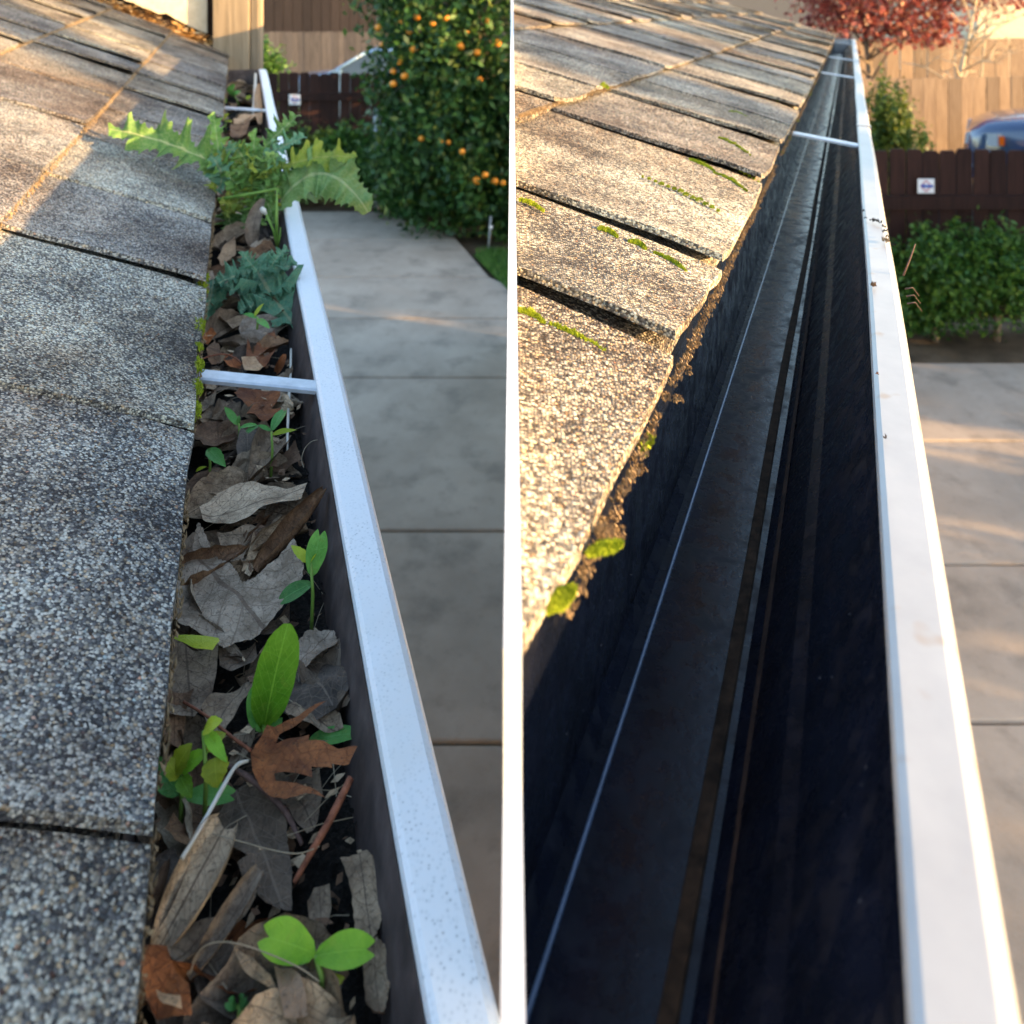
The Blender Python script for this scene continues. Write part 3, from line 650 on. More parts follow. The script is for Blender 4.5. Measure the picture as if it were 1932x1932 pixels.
# red-leaved tree, pale bare tree
rt = empty('red_leaved_tree', (5.7, 15.4, 0), 'red autumn tree above the golden board fence', 'tree')
limbs('trunk', (6.9, 15.6, 0), (6.6, 15.6, 3.4), .09, 12, 1.3, BARK, rt, 71)
foliage('crown', [(6.6, 15.4, 3.0, 1.3, .8, .9, 3), (8.2, 15.4, 3.1, 1.1, .7, .6, 2), (5.9, 15.4, 2.7, .6, .6, .9, 1.2), (7.2, 15.3, 2.3, 1.0, .5, .4, 1), (9.2, 15.4, 3.0, .9, .6, .5, .8), (7.9, 15.3, 2.1, .5, .4, .35, .3)], 9500, .10, FRD, rt, 72, .2, .7, .3, .3)
for i, (bx, ty, hh, ld, lb) in enumerate(((1818, 14.0, 3.6, (.40, 0, 0), 'pale leafless tree leaning behind the tan fence'), (1868, 14.6, 3.5, (.1, 0, 0), 'thin leafless sapling beside the pale leaning tree'))):
    x = (bx-CX)/F*ty; t_ = empty('bare_tree', (x, ty, 0), lb, 'tree')
    limbs('trunk', (x-.35, ty, 0), (x+ld[0], ty, hh), .055 if i == 0 else .03, 20, 1.0, PALEBARK, t_, 80+i, 6)
# dark boarded outbuilding beyond the grey fence, cream house beyond the tan one
ob = empty('outbuilding', (-5, 27, 0), 'dark boarded outbuilding rising behind the grey fence', 'building')
box('wall', -11.5, 2.5, 26.1, 30, 0, 3.6, WBK, ob)
bd = mesh('board', *boxvf(-.14, .14, -.02, .02, 0, 3.55)); bd.materials.append(WBK)
for i in range(46): link('board', bd, None, ob, (-11.3+i*.30, 26.075, .02))
put('roof', [(-11.8, 25.8, 3.5), (2.8, 25.8, 3.5), (2.8, 28, 4.6), (-11.8, 28, 4.6), (-11.8, 25.8, 3.62), (2.8, 25.8, 3.62), (2.8, 28, 4.72), (-11.8, 28, 4.72)], BOXF, WGY, ob)
ch = empty('far_house', (17, 25, 0), 'cream house far behind the bare trees', 'house')
box('wall', 13.6, 24, 24, 30, 0, 3.4, CREAM, ch)
put('roof', [(13, 23.4, 3.3), (24.5, 23.4, 3.3), (24.5, 27, 5), (13, 27, 5), (13, 23.4, 3.45), (24.5, 23.4, 3.45), (24.5, 27, 5.15), (13, 27, 5.15)], BOXF, WBK, ch)
for x in (15.2, 18.4):
    w_ = box('window', x, x+1.1, 23.94, 24.02, 1.1, 2.3, PAINT, ch); box('pane', x+.07, x+1.03, 23.925, 23.95, 1.17, 2.23, GLASS, w_)
# galvanised post and garden stake
p0 = atY(711, 400, 11.0); po = empty('metal_post', (p0.x, 11.0, 0), 'galvanised metal post between shrub and citrus tree', 'post')
tube('pole', [(p0.x, 11.0, -.03), (p0.x, 11.0, 1.30)], .045, GALV, po, 10); tube('cap', [(p0.x, 11.0, 1.30), (p0.x, 11.0, 1.32)], .05, GALV, po, 10)
p0 = atZ(922, 470, 0.0); p1 = atY(926, 408, p0.y); st_ = empty('garden_stake', p0, 'thin grey stake standing at the lawn edge', 'stake')
tube('rod', [p0, p1], .012, GALV, st_, 6); tube('head', [p1-Vector((0, 0, .14)), p1-Vector((0, 0, .11))], .022, SIGNW, st_, 8)
# grass blades on the lawn
g_ = np.random.default_rng(5); a = Acc()
for i in range(5200):
    x = g_.uniform(-.4, .42); y = g_.uniform(7.2, 9.25)
    if x < -.02-(y-7.95)*.36: continue
    t = g_.uniform(0, 6.28); h = g_.uniform(.03, .07); w_ = .004; dx, dy = math.cos(t), math.sin(t)
    a.add([(x-dx*w_, y-dy*w_, .01), (x+dx*w_, y+dy*w_, .01), (x+dy*h*.4, y-dx*h*.4, .01+h)], [(0, 1, 2)])
tag(a.put('grass', GRASS, None), 'short green lawn grass beside the concrete drive', 'grass', kind='stuff')

# ---- parked cars ------------------------------------------------------------------
def car(label, fx, y, paint, facing=-1):
    """sport utility car, nose at x = fx pointing to -X; y is the centre line"""
    root = empty('parked_car', (fx+2.25, y, 0), label, 'car', 'cars parked behind the fences')
    L, Wd = 4.5, .92
    # (x from nose, half width, z bottom, z top, crown drop at the edges)
    stn = [(0, .62, .42, .78, .02), (.06, .74, .34, .92, .03), (.25, .84, .28, 1.02, .04), (.6, .90, .26, 1.08, .05), (1.15, Wd, .26, 1.14, .05), (1.5, Wd, .26, 1.15, .05), (3.6, Wd, .26, 1.15, .05), (4.25, .90, .30, 1.10, .05), (4.46, .80, .36, 1.0, .05), (4.5, .66, .46, .86, .03)]
    V = []; Fc = []; m = 12
    for (x, hw, z0, z1, cr) in stn:
        zs = [(-hw*.9, z0), (-hw, z0+.08), (-hw*1.0, (z0+z1)/2), (-hw*.985, z1-.12), (-hw*.93, z1-cr), (-hw*.5, z1), (hw*.5, z1), (hw*.93, z1-cr), (hw*.985, z1-.12), (hw, (z0+z1)/2), (hw, z0+.08), (hw*.9, z0)]
        V += [(fx+x, y+yy, z) for yy, z in zs]
    for i in range(len(stn)-1):
        for j in range(m): Fc.append((i*m+j, i*m+(j+1) % m, (i+1)*m+(j+1) % m, (i+1)*m+j))
    Fc += [tuple(range(m))[::-1], tuple((len(stn)-1)*m+j for j in range(m))]
    body = put('body', V, Fc, paint, root, True)
    # cabin: glass house and painted roof
    cs = [(1.25, .84, 1.13), (2.05, .70, 1.58), (3.55, .70, 1.62), (4.2, .82, 1.13)]
    V = [(fx+x, y+s*hw, z) for x, hw, z in cs for s in (-1, 1)]
    put('window_glass', V, [(0, 1, 3, 2), (2, 3, 5, 4), (4, 5, 7, 6), (0, 2, 4, 6), (1, 7, 5, 3), (0, 6, 7, 1)], GLASS, root)
    V, Fc = [], []
    for (x, hw, z) in ((1.98, .72, 1.565), (2.2, .735, 1.625), (3.0, .735, 1.655), (3.5, .73, 1.64), (3.66, .70, 1.60)): V += [(fx+x, y-hw, z), (fx+x, y-hw*.8, z+.035), (fx+x, y+hw*.8, z+.035), (fx+x, y+hw, z), (fx+x, y+hw, z-.03), (fx+x, y-hw, z-.03)]
    for i in range(4):
        for j in range(6): Fc.append((i*6+j, i*6+(j+1) % 6, i*6+(j+1) % 6+6, i*6+j+6))
    Fc += [tuple(range(6))[::-1], tuple(range(24, 30))]; put('roof_panel', V, Fc, paint, root, True)
    for s in (-1, 1):
        tube('pillar', [(fx+1.23, y+s*.86, 1.13), (fx+2.02, y+s*.715, 1.59)], .03, paint, root); tube('pillar', [(fx+2.75, y+s*.90, 1.13), (fx+2.75, y+s*.725, 1.61)], .03, paint, root); tube('pillar', [(fx+4.22, y+s*.84, 1.13), (fx+3.6, y+s*.715, 1.61)], .035, paint, root)
        put('mirror', *boxvf(fx+1.42, fx+1.58, y+s*.98-.10, y+s*.98+.10, 1.13, 1.27), paint, root)
        put('headlight', [(fx+.00, y+s*.50, .74), (fx+.42, y+s*.895, .78), (fx+.42, y+s*.885, .93), (fx+.03, y+s*.50, .88), (fx-.02, y+s*.60, .74), (fx+.36, y+s*.925, .78), (fx+.36, y+s*.915, .93), (fx+.0, y+s*.62, .88)], BOXF, LENS, root)
        put('amber_marker', *boxvf(fx+.385, fx+.445, y+s*.905-.025, y+s*.905+.025, .80, .90), AMBER, root)
        for wx in (.85, 3.55):
            c = (fx+wx, y+s*.80, .36); w_ = tube('tyre', [(c[0], c[1]-.12, c[2]), (c[0], c[1]+.12, c[2])], .36, TYRE, root, 24)
            tube('rim', [(c[0], c[1]+s*.10, c[2]), (c[0], c[1]+s*.125, c[2])], .23, RIM, w_, 16)
            tube('wheel_arch', [(c[0], c[1]+s*.02, c[2]+.03), (c[0], c[1]+s*.121, c[2]+.03)], .43, TYRE, root, 24)
    put('grille', *boxvf(fx-.02, fx+.10, y-.5, y+.5, .55, .72), TYRE, root); put('bumper', *boxvf(fx-.06, fx+.30, y-.80, y+.80, .36, .50), paint, root)
    return root
xa = (612-CX)/F*17.0
car('blue car, sky reflection put into its paint, showing above the dark fence', xa-1.15, 17.6, CARL)
cb = car('dark navy car nosing along the sunlit tan fence', 8.44-2.25, 10.6, CARP); cb.rotation_euler.z = R(-30); cb.scale = (1, 1, 1.12)

# ---- board wall and rotten siding where the first roof ends -------------------------
wA = empty('board_wall', atY(440, 137, 2.95), 'weathered board wall at the end of the leaf-choked gutter', 'wall')
yP = 2.93
for x0, x1, dy in ((401, 470, 0), (472.5, 487, .006)):
    a0 = atY(x0, 140, yP+dy); a1 = atY(x1, 140, yP+dy); box('board', a0.x, a1.x, yP+dy, yP+dy+.03, 2.0, 3.9, WPO, wA, .003)
box('backing', atY(401, 0, yP).x+.002, atY(487, 0, yP).x-.002, yP+.04, yP+.07, 0, 3.88, WPO, wA)
sw = empty('siding_wall', A.roof(YA+.1, .5), 'cream siding wall rising at the end of the shingle roof, rotten along its foot', 'wall')
put('backing', [A.roof(YA+.06, .02, -.25), A.roof(YA+.06, 1.75, -.25), A.roof(YA+.16, 1.75, -.25), A.roof(YA+.16, .02, -.25), A.roof(YA+.06, .02, .9), A.roof(YA+.06, 1.75, .9), A.roof(YA+.16, 1.75, .9), A.roof(YA+.16, .02, .9)], BOXF, BLACKROT, sw)
for k, (u0, u1) in enumerate(((.075, .40), (.404, .80), (.804, 1.2), (1.204, 1.7))):
    V = []; Fc = []; n = 12
    for i in range(n+1):
        u = u0+(u1-u0)*i/n; zb = .050+.018*noise.noise(Vector((u*22, 5, 0)))+.02*noise.noise(Vector((u*5, 8, 0)))
        for y in (YA+.035, YA+.055): V += [A.roof(y, u, zb), A.roof(y, u, .92)]
    for i in range(n):
        for (p_, q_) in ((0, 1), (1, 3), (3, 2), (2, 0)): Fc.append((i*4+p_, i*4+q_, i*4+4+q_, i*4+4+p_))
    Fc += [(0, 2, 3, 1), (n*4, n*4+1, n*4+3, n*4+2)]
    put('siding_board', V, Fc, CREAM, sw)

# ---- unseen greenery and wall added to shade the roofs and drives ----------------------------------
def unseen_shade_tree(label, x, y, h, rx, n, seed, size=.16, zc=None):
    root = empty('unseen_shade_tree', (x, y, 0), label, 'tree', 'unseen trees added for shade')
    limbs('trunk', (x, y, -.05), (x, y, h*.8), .16, 16, rx*.8, BARK, root, seed)
    zc = zc or h*.62; r = random.Random(seed)
    bl = [(x, y, zc, rx*.8, rx*.8, h*.3, 2)]+[(x+r.uniform(-.7, .7)*rx, y+r.uniform(-.7, .7)*rx, zc+r.uniform(-.28, .3)*h, rx*.45, rx*.45, h*.13, 1) for _ in range(6)]
    foliage('crown', bl, n, size, FDK, root, seed, .3, .55, .2, .2)
unseen_shade_tree('unseen low tree added to keep sun off the citrus driveway', 9.6, 5.0, 4.6, 2.2, 15000, 91, .17, 2.2)  # added out of view, in the sun's path to the citrus drive
def unseen_column_tree(k, Yc, r_, h):  # unseen columns set along the sun line to band the roof with shade
    q_ = B.pt(Yc, .1); x, y = q_.x+sv.x*8.6, q_.y+sv.y*8.6; root = empty('unseen_column_tree', (x, y, 0), 'unseen columnar evergreen set to cast a shade band on the roof', 'tree', 'unseen evergreens casting roof shade bands')
    limbs('trunk', (x, y, -.05), (x, y, h*.9), .06, 8, r_*.7, BARK, root, 300+k, 1)
    foliage('crown', [(x, y, h*.30, r_, r_, h*.28, 1), (x+.04, y, h*.58, r_*.95, r_*.95, h*.3, 1), (x, y+.03, h*.82, r_*.7, r_*.7, h*.2, .7)], int(34000*r_), .12, FDK, root, 300+k, .1, .6, 0, .18)
for k, (Yc, r_, h) in enumerate(((1.30, .20, 5.6), (1.92, .24, 6.0), (2.62, .26, 5.8), (3.40, .28, 6.2), (4.25, .27, 5.9), (5.1, .28, 6.2))): unseen_column_tree(k, Yc, r_, h)
hg = empty('unseen_hedge', (10.2, 3.0, 0), 'added hedge below the columnar evergreens', 'unseen_hedge')  # added out of view to shade the drives; gaps leave sun streaks
hb = []
for k in range(26):
    Yc = 1.7+k*.30
    if k in (8, 13): continue
    q_ = B.pt(Yc, .1); hb.append((q_.x+sv.x*8.8+.15, q_.y+sv.y*8.8, 1.0 if Yc < 6 else 1.5, .30, .26, 1.05 if Yc < 6 else 1.55, 1))
limbs('stem', (10.2, 3.0, -.05), (10.2, 3.0, 1.2), .05, 8, .5, BARK, hg, 410, 1)
foliage('foliage', hb, 15000, .13, FDK, hg, 411, .1, .6, 0, .2)
gw = empty('unseen_sun_block', (1.3, -1.2, 0), 'unseen stucco block added behind the viewpoint to shade the choked gutter', 'wall')  # added out of view to keep sun off the choked gutter lip
box('wall', 1.42, 1.58, -2.6, -.12, 0, 2.90, STUCCO, gw); box('coping', 1.39, 1.61, -2.63, -.09, 2.90, 2.95, PAINT, gw)
# ================================================================== WHAT LIES IN THE CHOKED GUTTER
c3 = lambda x, y: (23.2+.328*x, 463.7+.328*y)
c4 = lambda x, y: (309.1+.2*x, 502.3+.2*y)
c5 = lambda x, y: (270.5+.24*x, 850.1+.24*y)
c6 = lambda x, y: (231.8+.328*x, 1275.1+.328*y)
cT = lambda x, y: (386.4+.168*x, 193.2+.168*y)
cU = lambda x, y: (286+.14*x, 23.2+.14*y)
def prof_w(kind, v):
    if kind == 'ovate': return max(0.0, math.sin(math.pi*min(1, v**.75)))**.85
    if kind == 'cotyl': return max(0.0, math.sin(math.pi*(.06+.86*v**1.15)))**.7 if v > 0 else .1
    if kind == 'oblong': return max(0.0, 1-abs(2*v-1.04)**2.6)**.6 if v > 0 else .12
    if kind == 'blade': return max(.03, math.sin(math.pi*(.08+.9*v)))**.5
    return 1
def leafc(name, P0, P1, P2, width, mat, parent=None, kind='ovate', N=(0, -.25, 1), cup=.25, roll=0.0, ser=0.0, nser=14, nl=14, nw=3, wav=0.0, twist=0.0, seed=0, notch=0.0, fold=0.0):
    """leaf blade swept along the curve P0 P1 P2"""
    P0, P1, P2 = Vector(P0), Vector(P1), Vector(P2); N = Vector(N).normalized(); V = []; UV = []; Fc = []; L = (P2-P0).length
    r = random.Random(seed); ph = r.uniform(0, 6)
    thistle = kind.startswith('thistle'); soft = kind == 'thistle_soft'
    if thistle: nl = 96; nw = 3; width *= 1.6
    for i in range(nl+1):
        v = i/nl; c = P0*(1-v)**2+P1*2*v*(1-v)+P2*v*v; T = ((P1-P0)*(1-v)+(P2-P1)*v).normalized()
        sd_ = T.cross(N).normalized(); up = sd_.cross(T)
        if twist: 
            q = Matrix.Rotation(twist*v, 3, T); sd_ = q @ sd_; up = q @ up
        for j in range(-nw, nw+1):
            a = j/nw; s = 1 if a > 0 else -1
            if thistle:
                nlb = 5; x = (v*nlb+(.5 if s > 0 else 0)+.15*math.sin(ph+v*9)) % 1.0
                tri = (x/.62 if x < .62 else (1-x)/.38); x2 = (v*nlb*4+.3*s) % 1.0; tooth = .26*max(0, 2*abs(2*x2-1)-1)
                env = math.sin(math.pi*(.10+.88*v))**.7
                w = width*.5*env*(.27+.60*tri**1.9+1.25*tooth*(.4+.6*tri)); fwd = .30*w*tri*abs(a)
                if soft: w = width*.42*env*(.56+.30*tri+tooth*.9); fwd = .12*w*abs(a)
                hgt = abs(a)*w*(math.sin(cup)+.55*tri*math.sin(v*41+ph+s))+.10*width*abs(a)*math.sin(v*23+ph*s)
                lat = a*w; p_ = c+sd_*lat+T*fwd+up*hgt
            else:
                w = width*.5*prof_w(kind, v); 
                if ser and abs(j) == nw: w *= 1+ser*(((v*nser) % 1.0)-.3)
                back = notch*width*(max(0, v-.72)/.28)**1.5*(1-abs(a))**1.5
                if roll:
                    th = a*roll; rr = w/max(roll, .01); lat = math.sin(th)*rr; hgt = (1-math.cos(th))*rr
                else: lat = a*w*math.cos(cup*abs(a)); hgt = abs(a)**(1.0+(.6 if not fold else 0))*w*math.sin(cup)
                hgt += wav*width*(noise.noise(Vector((v*3.1+ph, a*1.3, seed)))+.5*noise.noise(Vector((v*8+ph, a*3, seed+3))))
                p_ = c+sd_*lat+up*hgt-T*back
            V.append(p_); UV.append((.5+a*.5, v))
    m = 2*nw+1
    for i in range(nl):
        for j in range(m-1): Fc.append((i*m+j, i*m+j+1, (i+1)*m+j+1, (i+1)*m+j))
    return put(name, V, Fc, mat, parent, True, UV)
def leafo(name, pts, h, mat, st=A, teeth=0.0, tn=3, curl=.35, wav=.004, seed=0, tilt=(0, 0), label=None, group=None, dip=0.0):
    """dead leaf from its outline (reference pixels) lying h below the eye, subdivided, cupped and crumpled"""
    r = random.Random(seed); P = []
    n = len(pts)
    for i in range(n):
        (x0, y0), (x1, y1) = pts[i], pts[(i+1) % n]; P.append((x0, y0))
        if teeth:
            dx, dy = x1-x0, y1-y0; l = math.hypot(dx, dy)+1e-6
            for k in range(1, tn*2):
                f = k/(tn*2); o = teeth*(1 if k % 2 else -.15)*r.uniform(.5, 1.2); P.append((x0+dx*f+dy/l*o, y0+dy*f-dx/l*o))
    W3 = [st.pix(x, y, h) for x, y in P]
    bm = bmesh.new(); vs = [bm.verts.new(p_) for p_ in W3]; f = bm.faces.new(vs)
    if f.normal.z < 0: f.normal_flip()
    bmesh.ops.triangulate(bm, faces=[f], quad_method='BEAUTY', ngon_method='BEAUTY')
    for _ in range(3): bmesh.ops.subdivide_edges(bm, edges=[e for e in bm.edges if e.calc_length() > .004], cuts=1)
    bmesh.ops.triangulate(bm, faces=list(bm.faces))
    for _ in range(3):
        inner = [v for v in bm.verts if not v.is_boundary]; bmesh.ops.smooth_vert(bm, verts=inner, factor=.5, use_axis_x=True, use_axis_y=True, use_axis_z=True)
    bm.verts.ensure_lookup_table(); C = sum((v.co for v in bm.verts), Vector())/len(bm.verts)
    Am = np.array([tuple(v.co-C) for v in bm.verts]); u_, s_, vt = np.linalg.svd(Am[:, :2], full_matrices=False); ax = vt[0]; pr = Am[:, :2] @ ax; pq = Am[:, :2] @ np.array([-ax[1], ax[0]])
    Wd = max(abs(pq).max(), 1e-4); Ln = max(abs(pr).max(), 1e-4)
    V = []; UV = []
    for v, a_, b_ in zip(bm.verts, pr, pq):
        z = curl*Wd*((b_/Wd)**2-.3)*.6+.10*curl*Ln*((a_/Ln)**2)+wav*(noise.noise(v.co*38+Vector((seed, 0, 0)))+.5*noise.noise(v.co*95+Vector((0, seed, 0))))
        z += tilt[0]*a_+tilt[1]*b_
        V.append(v.co+Vector((0, 0, z))); UV.append((.5+.5*b_/Wd, .5+.5*a_/Ln))
    bm.verts.index_update(); Fc = [[v.index for v in f.verts] for f in bm.faces]; bm.free()
    o = put(name, V, Fc, mat, None, True, UV); LASTLEAF.append(o)
    return tag(o, label, 'leaf' if label else None, group)
LASTLEAF = []
def clabel(o):
    c = {DG: 'grey', DD: 'dark', DB: 'brown', DR: 'rust coloured', DT: 'tan', DL: 'pale'}[o.data.materials[0]]; y = WL[o].y
    z = 'in the gutter beyond the upper thistle' if y > 1.25 else 'in the gutter around the two thistles' if y > .82 else 'in the gutter by the hanger strap' if y > .58 else 'in the gutter around the upright bright seedling' if y > .42 else 'among the curled leaves below the rust maple leaf'
    return f'{c} crumpled dead leaf {z}'
GL = 'dead leaves packed in the choked gutter'
COMMON = 'dry crumpled leaf in the litter packing the choked gutter'
# black mould under the leaves
V = []; Fc = []; nY, nU = 150, 12
for i in range(nY+1):
    for j in range(nU+1):
        Y = .20+2.46*i/nY; u = .011+(-.0895-.011)*j/nU; P_ = A.pt(Y, u, 0)
        V.append(A.pt(Y, u, -.061+.007*noise.noise(P_*30)+.004*noise.noise(P_*110)+(.006 if j == 0 else 0)))
for i in range(nY):
    for j in range(nU): k = i*(nU+1)+j; Fc.append((k, k+nU+1, k+nU+2, k+1))
so = put('leaf_mould', V, Fc, SOIL, None, True); tag(so, 'black rotted leaf mould under the dead leaves', 'soil', kind='stuff')
a = Acc(); r = random.Random(3)
for i in range(2600):
    Y = .24+2.3*r.random()**1.8; u = r.uniform(-.086, .005) if r.random() < .5 else r.uniform(-.086, -.045); P_ = A.pt(Y, u, -.056+r.uniform(-.004, .004)+.006*noise.noise(A.pt(Y, u, 0)*30)); t = r.uniform(0, 6.3); l = r.uniform(.0015, .0045); w_ = l*.35
    d = Vector((math.cos(t), math.sin(t), r.uniform(-.4, .4))); s_ = Vector((-math.sin(t), math.cos(t), r.uniform(-.3, .3)))
    a.add([P_-d*l, P_-s_*w_, P_+d*l, P_+s_*w_, P_+Vector((0, 0, w_))], [(0, 1, 4), (1, 2, 4), (2, 3, 4), (3, 0, 4)])
tag(a.put('mould_crumbs', SOIL, None), 'dark crumbs of seed and rotted leaf', 'soil', kind='stuff')
# loose filling of dead leaves
for i in range(150):
    r = random.Random(500+i); Y = .26+2.36*(i/150)**1.35; u = r.uniform(-.076, .004); t = r.uniform(0, 6.28); L = r.uniform(.045, .080); w_ = r.uniform(-.060, -.043)
    if .31 < Y < .43 and u < -.045: continue
    c = A.pt(Y, u, w_); d = Vector((math.cos(t), math.sin(t), r.uniform(-.25, .25)))*L*.5
    e0, e1 = c-d, c+d
    for e in (e0, e1):
        yy, uu = A.yu(e)
        if uu < -.083: e += A.p*(-.083-uu)
        if uu > .006: e += A.p*(.006-uu)
    o = leafc('dead_leaf', e0, c+Vector((0, 0, r.uniform(-.002, .008))), e1, L*r.uniform(.42, .66), r.choice([DG, DG, DL, DB, DD, DR if i % 5 == 0 else DG]), None, 'ovate', (r.uniform(-.5, .5), r.uniform(-.6, .2), 1), r.uniform(-.2, .9), r.choice([0, 0, 0, 1.4, 2.0]), .16, 18, 14, 4, .16, twist=r.uniform(-.8, .8), seed=i)
    tag(o, clabel(o), 'leaf', GL)
